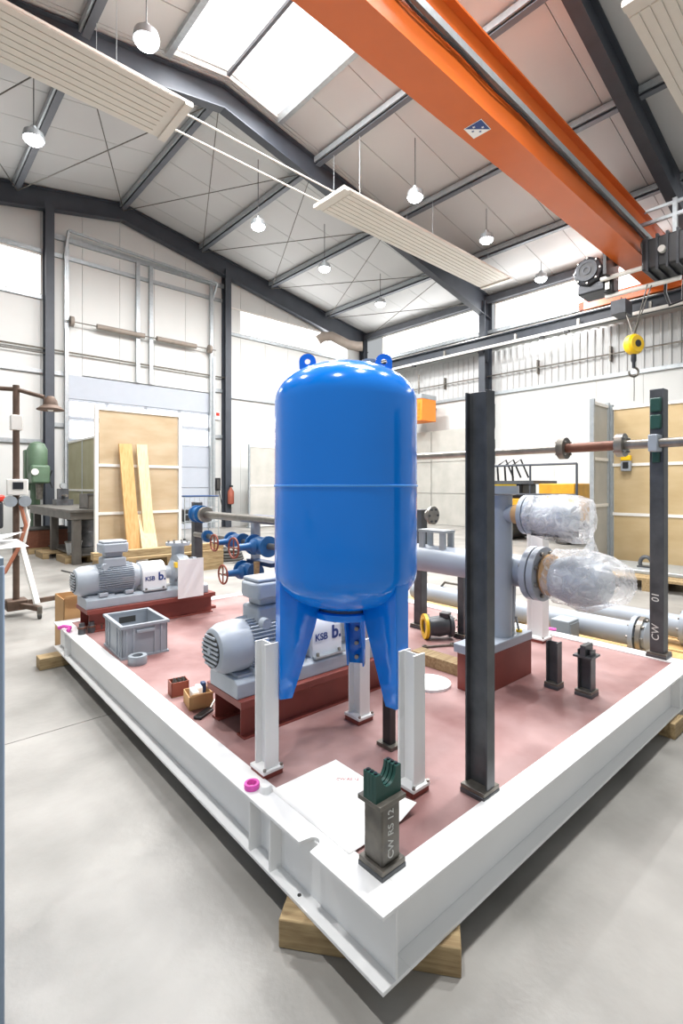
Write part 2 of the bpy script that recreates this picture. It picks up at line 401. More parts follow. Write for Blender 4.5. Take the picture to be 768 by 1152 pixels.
MB().box(GX0, GX1, -.25, .25, 0, .03).build('lower_flange', 'orange', cr)
MB().box(GX0, GX1, -.2, .2, .03, .9).build('web_box', 'orange', cr)
MB().box(GX0, GX1, -.3, .3, .9, .93).build('upper_flange', 'orange', cr)
MB().box(GX0, GX1-.5, -.31, -.24, .42, .52).build('festoon_rail', 'galv', cr)
b_ = [MB().box(xx, xx+.05, -.3, -.2, .48, .54).build('rail_bracket', 'orange', cr) for xx in [GX0+1+i*1.5 for i in range(11)]]
MB().tube([(GX0+.3+i*.4, -.27, .38+.015*math.sin(i*1.7)) for i in range(43)], .018, 6).build('festoon_cable', 'black_plastic', cr)
ec = MB(); ec.box(GX1-.05, GX1+.2, -1.1, 1.75, -.14, .16); ec.build('end_carriage', 'orange', cr, bev=.01)
for yy in (-.9, 1.5): MB().cyl((GX1+.03, yy, -.12), (GX1+.13, yy, -.12), .06, n=16).build('wheel', 'mill_steel', cr)
for yy in (1.75,): MB().box(GX1, GX1+.16, yy, yy+.14, -.1, .1).build('buffer', 'orange_dark', cr)
# diamond badge under the girder: blue with white stars and a white lower half
bx0 = .9; _ca, _sa = math.cos(-.74), math.sin(-.74)
def bp_(u, v, z): return (bx0+u*_ca-v*_sa, u*_sa+v*_ca, z)
bd = MB().add([bp_(-.185, 0, -.004), bp_(0, -.19, -.004), bp_(.185, 0, -.004), bp_(0, .19, -.004)], [(0, 1, 2, 3)]).build('badge', 'paper', cr, smooth=False)
MB().add([bp_(-.172, 0, -.006), bp_(.172, 0, -.006), bp_(0, -.177, -.006)], [(0, 1, 2)]).build('badge_field', 'logo_blue', bd, smooth=False)
for (dx, dy, mm) in ((-.06, -.04, 'paper'), (.06, -.04, 'paper'), (-.05, .04, 'logo_blue'), (.05, .04, 'logo_blue')):
    st = []
    for k in range(10): r_ = .026 if k % 2 == 0 else .011; a_ = k*math.pi/5; st.append(bp_(dx+r_*math.cos(a_), dy+r_*math.sin(a_), -.008))
    MB().add(st, [tuple(range(10))]).build('badge_star', mm, bd, smooth=False)
text('capacity_lettering', '1001', .16, (4.4, -.202, .62), (1, 0, 0), (0, 0, 1), 'orange_dark', cr)
# hoist straddling the lower flange
ho = hall('rope_hoist', 'black electric rope hoist hanging from the orange crane girder', 'hoist', (11.65, 3.75, 5.5)); ho.scale = (1.1, 1.1, 1.1)
MB().lathe([(.2, 0), (.3, .04), (.3, .5), (.24, .56)], (-.05, .75, .55), (1, 0, 0), 8).build('counterweight_motor', 'machine_dark', ho, bev=.02)
MB().ring((-.08, .75, .55), (-.04, .75, .55), .21, .15, 24).build('fan_cover', 'machine_dark', ho)
MB().cyl((-.07, .75, .55), (-.03, .75, .55), .15, n=18).build('fan', 'black_plastic', ho)
MB().ring((-.085, .75, .55), (-.07, .75, .55), .09, .05, 18).build('fan_hub', 'machine_dark', ho)
for k in range(8): a_ = k*math.pi/4; MB().cyl((-.02, .75+.25*math.cos(a_), 0.55+.25*math.sin(a_)), (-.06, .75+.25*math.cos(a_), 0.55+.25*math.sin(a_)), .02, n=6).build('bolt', 'bare_steel', ho)
MB().box(.05, .6, .45, .98, .12, .33).build('motor_housing', 'machine_dark', ho, bev=.03)
MB().box(.1, .4, .3, .5, .05, .35).build('gear_case', 'black_plastic', ho, bev=.03)
for i in range(5): MB().box(.05+i*.08, .08+i*.08, .36, .44, .1, .6).build('cooling_plate', 'bare_steel', ho)
MB().cyl((.0, .5, .3), (.0, -.8, .3), .045, n=12).build('cross_rod', 'rail_white', ho)
MB().cyl((.25, .5, .02), (.25, -.8, .02), .045, n=12).build('cross_rod', 'rail_white', ho)
MB().box(-.25, .55, -1.0, -.3, .15, .7).build('drum_housing', 'black_plastic', ho, bev=.03)
for i in range(4): MB().box(-.28, .58, -.42-i*.16, -.38-i*.16, .1, .74).build('drum_rib', 'machine_dark', ho)
MB().cyl((-.35, -.65, .42), (.7, -.65, .42), .06, n=12).build('drum_shaft', 'rail_white', ho)
for yy in (.34, -.34):
    for xx in (-.12, .28): MB().cyl((xx, yy, .67), (xx, yy*.78, .67), .07, n=14).build('wheel', 'mill_steel', ho)
    MB().box(-.25, .42, yy-.03, yy+.03, .3, .72).build('side_plate', 'black_plastic', ho)
ar = MB(); ar.bar((.1, -.75, .7), (.1, -.75, 1.45), .07, .07); ar.bar((.1, -1.1, 1.15), (.1, -.15, 1.15), .06, .06); ar.bar((.1, -1.0, 1.38), (.1, -.25, 1.38), .05, .05)
ar.build('current_arm', 'galv', ho)
MB().tube([(.5, -.5, .3), (.52, -.48, -.1), (.55, -.55, -.35), (.6, -.75, -.3), (.5, -.8, .2)], .03, 8).build('cable_loop', 'black_plastic', ho)
MB().box(.3, .7, .15, .42, -.35, -.08).build('rope_guide', 'machine_dark', ho)
for (xx, yy) in ((.45, .28), (.1, -.3), (.2, -.34)):
    MB().cyl((xx, yy, 0), (.3+(.04 if yy > 0 else -.04), .0, -.92), .012, n=6).build('rope', 'mill_steel', ho)
hb = MB(); hb.lathe([(.05, -.1), (.16, -.1), (.2, -.05), (.2, .05), (.16, .1), (.05, .1)], (.3, 0, -1.04), (-.4, -.9, 0), 24)
hbo = hb.build('hook_block', 'yellow', ho)
MB().cyl((.26, -.09, -1.04), (.255, -.1, -1.04), .07, n=16).build('block_badge', 'black_plastic', hbo)
MB().lathe([(.05, 0), (.05, .16), (.03, .2), (.03, .3)], (.3, 0, -1.2), (0, 0, -1), 12).build('hook_shank', 'machine_dark', ho)
MB().tube([(.3+.09*math.sin(a)*.7, -.09*math.sin(a)*.7, -1.58+.09*math.cos(a)) for a in [math.radians(d) for d in range(0, 300, 20)]], .022, 8).build('hook', 'mill_steel', ho)
MB().tube([(.32, 0, -1.65), (.33, .0, -1.9), (.32, 0, -2.15)], .008, 5).build('tag_line', 'rubber', ho)

# ================================================================ LAMPS, RADIANT PANELS
def lamp(x, y, z, label):
    t = hall('high_bay_lamp', label, 'ceiling lamp', (x, y, z), 0, 'high bay lamps under the roof')
    MB().lathe([(.05, .22), (.05, .14), (.15, .12), (.17, .03), (.17, 0)], (0, 0, 0), (0, 0, 1), 24).build('housing', 'galv', t)
    MB().lathe([(.01, -.09), (.08, -.078), (.13, -.045), (.155, 0)], (0, 0, 0), (0, 0, 1), 24).build('lens', 'led', t)
    MB().cyl((0, 0, .22), (0, 0, zr(x)-z-.02), .008, n=6).build('cable', 'black_plastic', t)
    area('lamp_light', (0, 0, -.1), .28, LAMP_W, (0, 0, 0), t)
for x, y, z, lb in ((2.58, 6.67, 7.2, 'bright lamp left of the skylight above the long left heating panel'), (1.89, 9.85, 7.2, 'leftmost bright lamp under the roof by the gable wall'),
                    (6.29, 9.7, 7.2, 'bright lamp above the door side of the gable wall right of the heating pipes'), (8.03, 6.56, 7.2, 'large bright lamp on a thin cable just left of the orange girder'),
                    (10.68, 6.54, 7.2, 'bright hanging lamp second from the right above the end of the middle heating panel'), (13.38, 6.5, 7.0, 'rightmost hanging lamp near the window strip left of the hoist'),
                    (8.7, 10.2, 7.1, 'lamp hanging above the blue tank behind the middle heating panel'), (11.3, 10.6, 6.9, 'farthest lamp near the corner column behind the roof beam')):
    lamp(x, y, z, lb)
for x, y, lb in ((2.6, 1.0, 'unseen fill lamp added over the near corner of the skid'), (5.3, 1.0, 'unseen fill lamp added over the right half of the skid'), (-.2, 1.0, 'unseen fill lamp added over the aisle left of the skid'), (-.2, 5.6, 'unseen fill lamp added over the aisle beside the left heating panel')):  # unseen lamps continuing the grid, added to brighten the foreground
    lamp(x, y, 7.2, lb)
def radiant(x0, x1, y0, y1, z, label):
    t = hall('radiant_panel', label, 'heating panel', ((x0+x1)/2, (y0+y1)/2, z), 0, 'radiant heating panels under the roof')
    L2, W2 = (x1-x0)/2, (y1-y0)/2
    MB().box(-L2, L2, -W2, W2, .02, .06).build('body', 'panel_cream', t)
    n = 8
    for i in range(n):
        a = -W2+2*W2*i/n; MB().box(-L2+.25, L2-.25, a+.008, a+2*W2/n-.008, .008, .02).build('strip', 'panel_cream', t)
    for s_ in (-1, 1): MB().box(s_*L2-.12 if s_ > 0 else -L2, L2 if s_ > 0 else -L2+.12, -W2, W2, -.015, .02).build('end_plate', 'panel_cream', t)
    xx = -L2+.5
    while xx < L2:
        for yy in (-W2+.08, W2-.08):
            MB().cyl((xx, yy, .06), (xx, yy, zr((x0+x1)/2+xx)-z-.03), .006, n=5).build('hanger', 'galv', t)
        xx += 2.4
radiant(6.62, 13.05, 7.17, 8.12, 7.1, 'middle cream heating panel hanging in front of the roof beam')
radiant(-2.9, 3.5, 7.2, 8.25, 7.1, 'left cream heating panel hanging below the skylight edge')
radiant(6.6, 13.0, 1.25, 2.2, 7.1, 'right cream heating panel hanging in the upper right corner')
for yy in (7.45, 7.9):
    tag(MB().cyl((3.4, yy, 7.13), (6.7, yy, 7.13), .016, n=8).build('heating_pipe', 'panel_cream', rz=DELTA), 'thin pale pipe joining the heating panels, %s one' % ('nearer' if yy < 7.6 else 'farther'), 'pipe', 'heating pipes')
# ================================================================ THINGS STANDING IN THE HALL
def partition(loc, rz, w, h, m, label, rows=(.86, 1.62), side_m='galv'):
    t = hall('partition_screen', label, 'partition', loc, rz)
    zz = [.05]+list(rows)+[h-.03]
    for i in range(len(zz)-1): MB().box(.04, w-.04, -.012, .012, zz[i]+.02, zz[i+1]-.02).build('board', m, t)
    for z in zz: MB().box(.02, w-.02, -.025, .025, z-.022, z+.022).build('rail', 'rail_white', t)
    for xx in (0, w): MB().box(xx-.025, xx+.025, -.03, .03, 0, h+.03).build('post', side_m, t); MB().box(xx-.05, xx+.05, -.1, .1, 0, .04).build('foot', side_m, t)
    return t
partition((2.45, 8.36, 0), 0, 1.36, 2.54, 'plywood', 'pale plywood partition with two planks leaning on it', side_m='rail_white')
partition((3.35, 11.2, 0), math.pi/2, 2.4, 2.38, 'screen_green', 'olive fabric screen standing behind the steel worktable', rows=(1.2,), side_m='galv')
partition((8.42, 2.95, 0), -math.pi/2, 1.9, 2.53, 'plywood_warm', 'honey coloured plywood partition at the right behind the pipe support')
partition((7.78, 2.99, 0), 0, .58, 2.56, 'screen_grey', 'narrow grey screen in a tube frame beside the honey coloured boards', rows=(1.0, 1.7))
partition((8.3, 13.3, 0), 0, 2.3, 2.55, 'screen_grey', 'pale grey screen by the dark gable column left of the tank', rows=(1.3,), side_m='galv')
MB().box(1.18, 1.22, -.02, .02, 0, 2.38).build('post', 'galv', bpy.data.objects['partition_screen.001'])
for i in range(2):
    o = partition((10.75+i*1.3, 13.3, 0), 0, 1.25, 2.55, 'screen_grey', ['pale grey screen behind the tank, the one nearer the gable column', 'pale grey screen behind the tank, the one nearer the corner'][i], rows=(1.3,))
# tall concrete panels lined up against the right wall
for i in range(3):
    y0 = 8.95+i*1.55
    t = hall('lining_panel', ['tall grey wall panel right of the tank next to the corner column', 'tall grey wall panel under the orange heater', 'tall grey wall panel in the far corner behind the tank'][i], 'panel', (13.7, y0, 0), 0, 'tall grey panels')
    for a, b in ((0, 1.05), (1.05, 2.1), (2.1, 3.15)): MB().box(0, .08, .01, 1.53, a+.008, b-.008).build('board', 'screen_grey', t)
# planks
def plank(x, w, z0, L, m, label, tilt, y=8.06):
    p = MB(); p.bar((0, 0, 0), (tilt, .22, L), w, .04, up=(0, 1, 0))
    o = p.build('plank', m, None, loc=rotz((x, y, z0), DELTA), rz=DELTA); tag(o, label, 'plank', 'planks on the plywood partition')
plank(2.92, .2, .247, 1.72, 'plank', 'brown knotty plank leaning at the left on the plywood partition', -.06)
plank(3.18, .17, .25, 1.72, 'plank_pale', 'pale plank leaning at the right on the plywood partition', -.06)
plank(3.15, .25, .25, .58, 'plank_pale', 'short pale board leaning in front of the pale plank', 0, 7.99)
bl = hall('pallet', 'low wooden pallet under the leaning planks', 'pallet', (2.6, 7.45, 0))
for i in range(6): MB().box(.0, 1.3, i*.13, i*.13+.1, .21, .245).build('slat', 'timber', bl)
for i in range(3): MB().box(.03+i*.57, .13+i*.57, 0, .75, 0, .21).build('block', 'timber', bl)
lt = MB(); lt.box(-.95, 1.0, -.06, .06, .3, .4)
tag(lt.build('timber_beam', 'timber', None, loc=rotz((3.0, 7.2, 0), DELTA), rz=DELTA+.02, bev=.006), 'long square timber lying behind the far pump', 'timber')
for xx, nm in ((2.3, 'left'), (3.75, 'right')):
    t = hall('timber_trestle', 'wooden block stack under the %s end of the long timber' % nm, 'timber', (xx, 7.2, 0))
    for k in range(3): MB().box(-.2, .2, -.12, .12, k*.1, k*.1+.098).build('block', 'timber', t)
for k, (r, x) in enumerate(((.28, 4.35), (.2, 4.5))):
    cl = MB()
    for q in range(3): cl.tube([(r*math.cos(a)*(1-.05*q), r*math.sin(a)*(1-.05*q), .05+.045*q) for a in [i*math.pi/9 for i in range(19)]], .025, 6)
    tag(cl.build('hose_coil', 'rubber', None, loc=rotz((x, 7.7+.55*k, 0), DELTA)), ['dark hose coil lying on the floor behind the far pump', 'smaller dark hose coil behind the larger coil'][k], 'hose')
# steel worktable
wt = hall('steel_worktable', 'heavy steel worktable with thick legs at the left', 'table', (2.27, 8.95, 0))
MB().box(-.05, 1.0, 0, 3.1, .86, .9).build('table_top', 'table_steel', wt)
MB().box(-.03, .98, .03, 3.07, .74, .86).build('apron', 'table_steel', wt)
for xx in (.02, .84):
    for yy in (.05, 1.5, 2.9): MB().box(xx, xx+.12, yy, yy+.12, 0, .74).build('leg', 'table_steel', wt)
MB().box(.08, .9, .1, 3.0, .13, .15).build('shelf', 'table_steel', wt)
tb = hall('steel_bin', 'open grey steel bin standing on the worktable', 'bin', (2.55, 9.15, .9))
for a in ((0, .75, 0, .02), (0, .75, .48, .5), (0, .02, 0, .5), (.73, .75, 0, .5)): MB().box(a[0], a[1], a[2], a[3], 0, .26).build('side', 'table_steel', tb)
MB().box(.0, .75, 0, .5, .0, .02).build('bottom', 'table_steel', tb)
MB().tube([(.3, .1, .2), (.5, .2, .3), (.6, .25, .36)], .02, 6).build('handle', 'black_plastic', tb)
MB().box(-.01, .76, -.01, .01, .24, .27).build('rim', 'black_steel', tb)
t = hall('bench_vice', 'dark machine vice with a small grey dial at the far end of the worktable', 'vice', (2.75, 11.6, .9))
MB().box(-.15, .15, -.2, .2, 0, .12).build('base', 'black_steel', t); MB().box(-.1, .1, -.05, .05, .12, .34).build('jaw', 'black_steel', t); MB().cyl((0, -.07, .4), (0, .03, .4), .06, n=16).build('dial', 'galv', t); MB().cyl((0, -.3, .2), (0, .3, .2), .03, n=10).build('spindle', 'bare_steel', t)
# under the table
for i, (x, y, lb) in enumerate(((2.5, 9.05, 'nearest small pallet under the steel worktable'), (2.35, 9.9, 'middle small pallet under the steel worktable'), (2.3, 10.8, 'farthest small pallet under the steel worktable'))):
    t = hall('small_pallet', lb, 'pallet', (x, y+.15, .0), .0, 'small pallets under the worktable')
    for k in range(4): MB().box(-.28, .5, .01+k*.16, .13+k*.16, .085, .11).build('slat', 'timber', t)
    for k in range(3): MB().box(-.28+k*.34, -.18+k*.34, .01, .6, 0, .085).build('block', 'timber', t)
t = hall('metal_bucket', 'grey metal bucket on a small pallet under the worktable', 'bucket', (2.42, 9.5, .11))
MB().lathe([(.1, 0), (.13, .22), (.12, .22), (.095, .01)], (0, 0, 0), (0, 0, 1), 20).build('body', 'galv', t); MB().ring((0, 0, .215), (0, 0, .235), .138, .12).build('rim', 'bare_steel', t)
t = hall('storage_box', 'reddish brown storage box on the far pallet under the worktable', 'box', (2.2, 11.0, .11))
MB().box(-.2, .5, 0, .5, 0, .34).build('body', 'brown_pipe', t, bev=.01); MB().box(-.22, .52, -.02, .52, .34, .38).build('lid', 'rubber', t, bev=.005)
t = hall('storage_drum', 'dark steel drum under the middle of the worktable', 'drum', (2.75, 10.3, .15))
MB().lathe([(.22, 0), (.23, .02), (.22, .04), (.22, .26), (.23, .28), (.22, .3), (.22, .52)], (0, 0, 0), (0, 0, 1), 24).build('body', 'black_steel', t); MB().ring((0, 0, .5), (0, 0, .53), .235, .2).build('rim', 'rubber', t)
t = hall('scrap_chute', 'slanted grey steel sheet leaning under the right side of the worktable', 'sheet', (2.75, 9.05, .16))
MB().bar((0, 0, .05), (.5, .1, .42), .5, .012, up=(0, 0, 1)).build('sheet', 'galv', t); MB().bar((0, -.25, .05), (.5, -.15, .42), .02, .06).build('rim', 'bare_steel', t)
# drill press
dp = hall('drill_press', 'old green drill press beside the dark gable column', 'drill press', (2.5, 12.7, 0))
MB().box(-.3, .3, -.4, .35, 0, .14).build('base', 'green_machine', dp, bev=.02)
MB().cyl((0, .18, .14), (0, .18, 2.0), .1, n=20).build('column', 'green_machine', dp)
MB().box(-.26, .26, -.38, .12, .8, .88).build('work_table', 'mill_steel', dp, bev=.01)
MB().lathe([(.16, 0), (.2, .08), (.2, .55), (.14, .68), (.05, .72)], (0, -.02, 1.55), (0, 0, 1), 20).build('head', 'green_machine', dp)
MB().box(-.16, .2, -.3, .25, 1.35, 1.75).build('gearbox', 'green_machine', dp, bev=.04)
MB().cyl((.02, -.14, 1.0), (.02, -.14, 1.38), .06, .08, n=14).build('spindle', 'mill_steel', dp)
MB().box(-.2, -.05, .2, .4, 1.2, 2.1).build('belt_cover', 'green_machine', dp, bev=.02)
MB().cyl((-.1, -.31, 1.6), (-.1, -.33, 1.6), .07, n=16).build('dial', 'rail_white', dp)
for k in range(3): MB().cyl((.2, -.14, 1.45), (.24, -.14+.22*math.cos(k*2.09), 1.45+.22*math.sin(k*2.09)), .012, n=6).build('handle', 'black_plastic', dp)
# lamp stand
ls = hall('work_lamp_stand', 'rusty work lamp on a tall wheeled stand at the left', 'lamp', (.98, 5.9, 0))
MB().cyl((0, 0, .1), (0, 0, 2.3), .03, n=12).build('pole', 'rust_pole', ls)
MB().cyl((-.22, .15, 2.27), (0, 0, 2.26), .022, n=8).build('arm', 'rust_pole', ls)
MB().cyl((0, 0, 2.26), (.22, -.13, 2.19), .022, n=8).build('arm', 'rust_pole', ls)
MB().lathe([(.03, .14), (.06, .1), (.07, .05), (.125, .01), (.125, 0)], (.27, -.16, 2.06), (0, 0, 1), 24).build('lamp_shade', 'rust_pole', ls)
MB().lathe([(.02, 0), (.045, .03), (.045, .05)], (.27, -.16, 2.05), (0, 0, 1), 14).build('bulb', 'rail_white', ls)
MB().box(-.05, .05, -.05, .05, 1.85, 2.0).build('junction_box', 'rail_white', ls, bev=.008)
MB().box(-.09, .09, -.09, -.03, 1.2, 1.36).build('control_box', 'rail_white', ls, bev=.01)
MB().box(-.045, .045, -.1, -.09, 1.26, 1.33).build('display', 'black_plastic', ls)
for sx in (-1, 1): MB().cyl((sx*.06, -.1, 1.14), (sx*.06, -.03, 1.14), .055, n=16).build('socket', 'galv', ls)
hub = MB(); hub.box(-.09, .09, -.09, .09, .06, .16); hub.build('hub', 'rust_pole', ls, bev=.01)
for (dx, dy) in ((.42, .12), (.14, -.32), (-.4, .08)):
    MB().bar((0, 0, .11), (dx, dy, .1), .045, .045).build('base_leg', 'rust_pole', ls)
    MB().box(dx-.02, dx+.02, dy-.02, dy+.02, .05, .12).build('caster_fork', 'mill_steel', ls)
    MB().cyl((dx-.014, dy, .03), (dx+.014, dy, .03), .03, n=14).build('caster', 'rubber', ls)
MB().bar((.03, -.02, .75), (.13, -.26, .14), .05, .03).build('brace', 'rail_white', ls)
MB().tube([(.03, -.05, 1.1), (.07, -.08, .9), (.02, -.06, .7), (-.1, -.05, .45), (-.3, -.1, .3)], .018, 8).build('hose', 'hose_red', ls)
MB().tube([(.06, -.04, 1.12), (.1, -.06, .95), (.06, -.08, .75), (.02, -.02, .6)], .014, 8).build('cable', 'rail_white', ls)
tag(MB().tube([(2.0, 8.5, .008), (2.1, 7.9, .008), (2.25, 7.5, .008), (2.2, 7.0, .008), (2.05, 6.7, .008), (2.3, 6.5, .008)], .012, 6).build('floor_cable', 'rubber', rz=DELTA), 'grey cable winding over the floor behind the far pump', 'cable')
# machine at the left edge
t = hall('welding_machine', 'dark machine with a red lid at the left edge', 'machine', (1.12, 9.2, 0))
MB().box(-.6, .2, -.3, .4, .66, 1.06).build('body', 'machine_dark', t, bev=.03); MB().box(-.62, .22, -.32, .42, 1.06, 1.16).build('lid', 'red_bright', t, bev=.03)
for xx in (-.5, .1): MB().box(xx, xx+.06, -.2, .3, 0.06, .66).build('leg', 'mill_steel', t); MB().cyl((xx+.01, 0, .06), (xx+.05, 0, .06), .06, n=12).build('wheel', 'rubber', t)
# cabinet whose edge is at the left border, papers on it
cb = thing('tool_cabinet', 'blue grey steel cabinet edge running down the left border', 'cabinet', (.161, 1.25, 0))
MB().box(-.6, 0, .0, .5, .02, 1.125).build('body', 'cabinet_blue', cb, bev=.004)
MB().box(-.6, -.002, .002, .5, 1.125, 1.14).build('top', 'cabinet_blue', cb)
MB().box(-.58, -.03, -.008, .0, .1, 1.08).build('door', 'cabinet_blue', cb)
for xx in (-.56, -.04):
    for yy in (.04, .46): MB().box(xx-.02, xx+.02, yy-.02, yy+.02, 0, .02).build('foot', 'black_plastic', cb)
for i, (a, z, lb) in enumerate(((.18, 1.142, 'white paper sheet lying on the blue grey cabinet'), (-.25, 1.146, 'curled white paper sheet on top of the other sheet on the cabinet'))):
    p = MB(); vs = []; n = 8
    for k in range(n+1):
        u = k/n*.29; vs += [(u, -.1, .035*max(0, u-.12)*3*(1 if i else .25)), (u, .1, .06*max(0, u-.1)*2*(1 if i else .25))]
    p.add(vs, [(2*k, 2*k+1, 2*k+3, 2*k+2) for k in range(n)])
    o = p.build('paper_sheet', 'paper', None, loc=(-.06, 1.5+.1*i, z), rz=-.2+a)
    tag(o, lb, 'paper', 'papers on the cabinet')
# mesh trolley, wall phone, extinguisher, notice
t = hall('mesh_trolley', 'wire mesh trolley with a blue rim in front of the sectional door', 'trolley', (5.0, 10.7, 0))
for i in range(8): MB().cyl((i*.12, 0, .5), (i*.12, 0, 1.05), .006, n=5).build('wire', 'galv', t)
for z in (.5, .65, .8, .95): MB().cyl((0, 0, z), (.84, 0, z), .006, n=5).build('wire', 'galv', t)
for yy in (0, .5): MB().cyl((0, yy, 1.06), (.84, yy, 1.06), .018, n=8).build('rim', 'blue_dark', t)
for xx in (0, .84): MB().cyl((xx, 0, 1.06), (xx, .5, 1.06), .018, n=8).build('rim', 'blue_dark', t)
for xx in (0, .84):
    for yy in (0, .5): MB().cyl((xx, yy, .08), (xx, yy, 1.05), .014, n=8).build('post', 'galv', t); MB().cyl((xx-.015, yy, .06), (xx+.015, yy, .06), .06, n=12).build('wheel', 'rubber', t)
MB().box(0, .84, 0, .5, .44, .47).build('tray', 'galv', t); MB().box(.1, .7, .08, .42, .47, .75).build('load', 'machine_dark', t)
t = hall('wall_telephone', 'black wall telephone beside the door track', 'telephone', (7.68, 14.16, 1.35)); MB().box(-.1, .1, -.05, .05, -.2, .2).build('body', 'black_plastic', t, bev=.02); MB().tube([(.03, -.06, -.18), (.1, -.06, -.5), (.16, -.06, -.75)], .015, 6).build('cord', 'black_plastic', t); MB().box(-.04, .04, -.08, -.05, -.15, .15).build('handset', 'rubber', t, bev=.01)
t = hall('fire_extinguisher', 'red fire extinguisher hanging on the dark gable column', 'extinguisher', (8.0, 13.88, .72)); MB().lathe([(.02, 0), (.09, .02), (.1, .05), (.1, .4), (.04, .5), (.03, .54)], (0, 0, 0), (0, 0, 1), 18).build('body', 'red_box', t); MB().box(-.03, .06, -.03, .03, .54, .6).build('valve', 'black_plastic', t)
t = hall('wall_notice', 'small red and white notice beside the door track', 'sign', (7.75, 14.26, 3.5)); MB().box(-.08, .08, -.01, .01, -.12, .12).build('plate', 'paper', t); MB().box(-.06, .06, -.014, -.01, .0, .1).build('symbol', 'red_bright', t)
# heater, duct
t = hall('unit_heater', 'orange unit heater hanging on the right wall beside the tank', 'heater', (13.35, 10.75, 3.85))
MB().box(-.4, .35, -.45, .45, -.4, .32).build('casing', 'orange_heater', t, bev=.01); MB().box(-.42, .36, -.46, .46, .32, .46).build('hood', 'galv', t)
for i in range(4): MB().box(-.42, -.4, -.36, .36, -.3+i*.13, -.22+i*.13).build('louvre', 'orange_heater', t)
MB().cyl((0, 0, .46), (0, 0, 1.2), .03, n=8).build('hanger', 'mill_steel', t); MB().box(.3, .95, -.03, .03, .1, .16).build('bracket', 'mill_steel', t)
MB().box(-.425, -.42, .1, .3, -.37, -.32).build('name_plate', 'paper', t)
dpt = [(-.6, 0, .15), (-.4, 0, .28), (-.1, 0, .3), (.2, 0, .15), (.5, 0, .0), (.8, 0, -.05), (1.0, 0, -.05)]
tag(MB().tube(dpt, .17, 12).build('air_hose_duct', 'hose_brown', None, loc=rotz((11.9, 13.4, 6.35), DELTA), rz=DELTA-.7), 'crumpled grey flexible duct high up behind the tank top', 'duct')
# yellow machine with railing
t = hall('lifting_platform', 'yellow machine with a dark railing behind the wrapped valves', 'machine', (11.5, 5.6, 0))
MB().box(-.5, .6, -1.0, .9, .5, 1.0).build('body', 'yellow_machine', t, bev=.02); MB().box(-.55, .65, -.1, 1.35, 1.34, 1.42).build('deck', 'black_steel', t)
MB().box(-.3, .4, .3, 1.2, 1.0, 1.34).build('housing', 'black_plastic', t, bev=.02); MB().box(-.5, .5, -1.0, -.2, 1.0, 1.35).build('cover', 'yellow_machine', t, bev=.02)
for yy in (-1.05, .0, 1.3): MB().cyl((-.5, yy, .1), (-.5, yy, 1.78), .025, n=8).build('rail_post', 'dark_steel', t)
for z in (1.78, 1.1): MB().cyl((-.5, -1.05, z), (-.5, 1.3, z), .025, n=8).build('rail', 'dark_steel', t)
for i in range(3): MB().tube([(.0, 1.1-i*.2, 1.4), (-.05, 1.1-i*.2, 1.8), (.1, .95-i*.2, 1.95), (.2, .8-i*.2, 1.5)], .025, 6).build('cable', 'black_plastic', t)
for yy in (-.7, .7): MB().cyl((-.45, yy, .25), (.55, yy, .25), .25, n=16).build('wheel', 'rubber', t)
# pallet with plate at the honey boards
t = hall('loading_pallet', 'wide wooden pallet in front of the honey coloured boards', 'pallet', (6.9, 1.15, 0))
for i in range(7): MB().box(i*.17, i*.17+.14, 0, 1.75, .13, .16).build('slat', 'timber', t)
for yy in (0, .82, 1.65): MB().box(0, 1.16, yy, yy+.1, 0, .13).build('block', 'timber', t)
t = hall('steel_plate', 'grey steel plate with a lifting eye on the wide pallet', 'plate', (7.2, 1.35, .16)); MB().box(0, .8, 0, 1.4, 0, .05).build('plate', 'galv', t, bev=.01)
MB().tube([(.3, .85+.07*math.cos(a), .1+.09*math.sin(a)) for a in [math.radians(d) for d in range(-40, 225, 20)]], .025, 8).build('lifting_eye', 'black_steel', t); MB().box(.24, .36, .76, .94, .05, .07).build('eye_base', 'black_steel', t)
t = hall('wall_remote', 'small yellow and grey box hanging on the honey coloured boards', 'remote control', (8.36, 2.72, 1.62)); MB().box(-.03, .03, -.07, .07, -.1, .06).build('body', 'crate_grey', t, bev=.01); MB().box(-.04, .03, -.07, .07, .06, .14).build('head', 'yellow', t, bev=.01); MB().box(-.035, -.03, -.04, .04, -.06, .04).build('keypad', 'black_plastic', t)
# ================================================================ THE SKID
SX0, SX1, SY0, SY1, SZ0, SZ1 = .855, 3.45, .827, 4.26, .08, .27
FW, HB = .097, .19
sk_ = thing('skid_frame', 'large white steel skid frame with a red deck plate', 'frame', (SX0, SY0, 0))
LX, LY = SX1-SX0, SY1-SY0
P_ = ipe(HB, FW, .007, .011); ZC = (SZ0+SZ1)/2
def ybeam(xc):      # runs the whole length, web stops at the cross beams
    w = MB()
    w.box(xc-FW/2, xc+FW/2, 0, LY, SZ0, SZ0+.011)
    if xc < 1:      # scalloped notch in the upper flange
        nt_ = [(0, .335)]+[(.032+.019*math.cos(a), .31+.019*math.sin(a)) for a in [math.pi/2-i*math.pi/8 for i in range(9)]]+[(0, .285)]
        w.ext([(0, 0), (FW, 0), (FW, LY), (0, LY)]+nt_, (xc-FW/2, 0, SZ1-.011), (1, 0, 0), (0, 1, 0), (0, 0, .011))
    else: w.box(xc-FW/2, xc+FW/2, 0, LY, SZ1-.011, SZ1)
    w.box(xc-.0035, xc+.0035, 0, LY, SZ0+.011, SZ1-.011)
    w.build('beam', 'white_steel', sk_, bev=.0015)
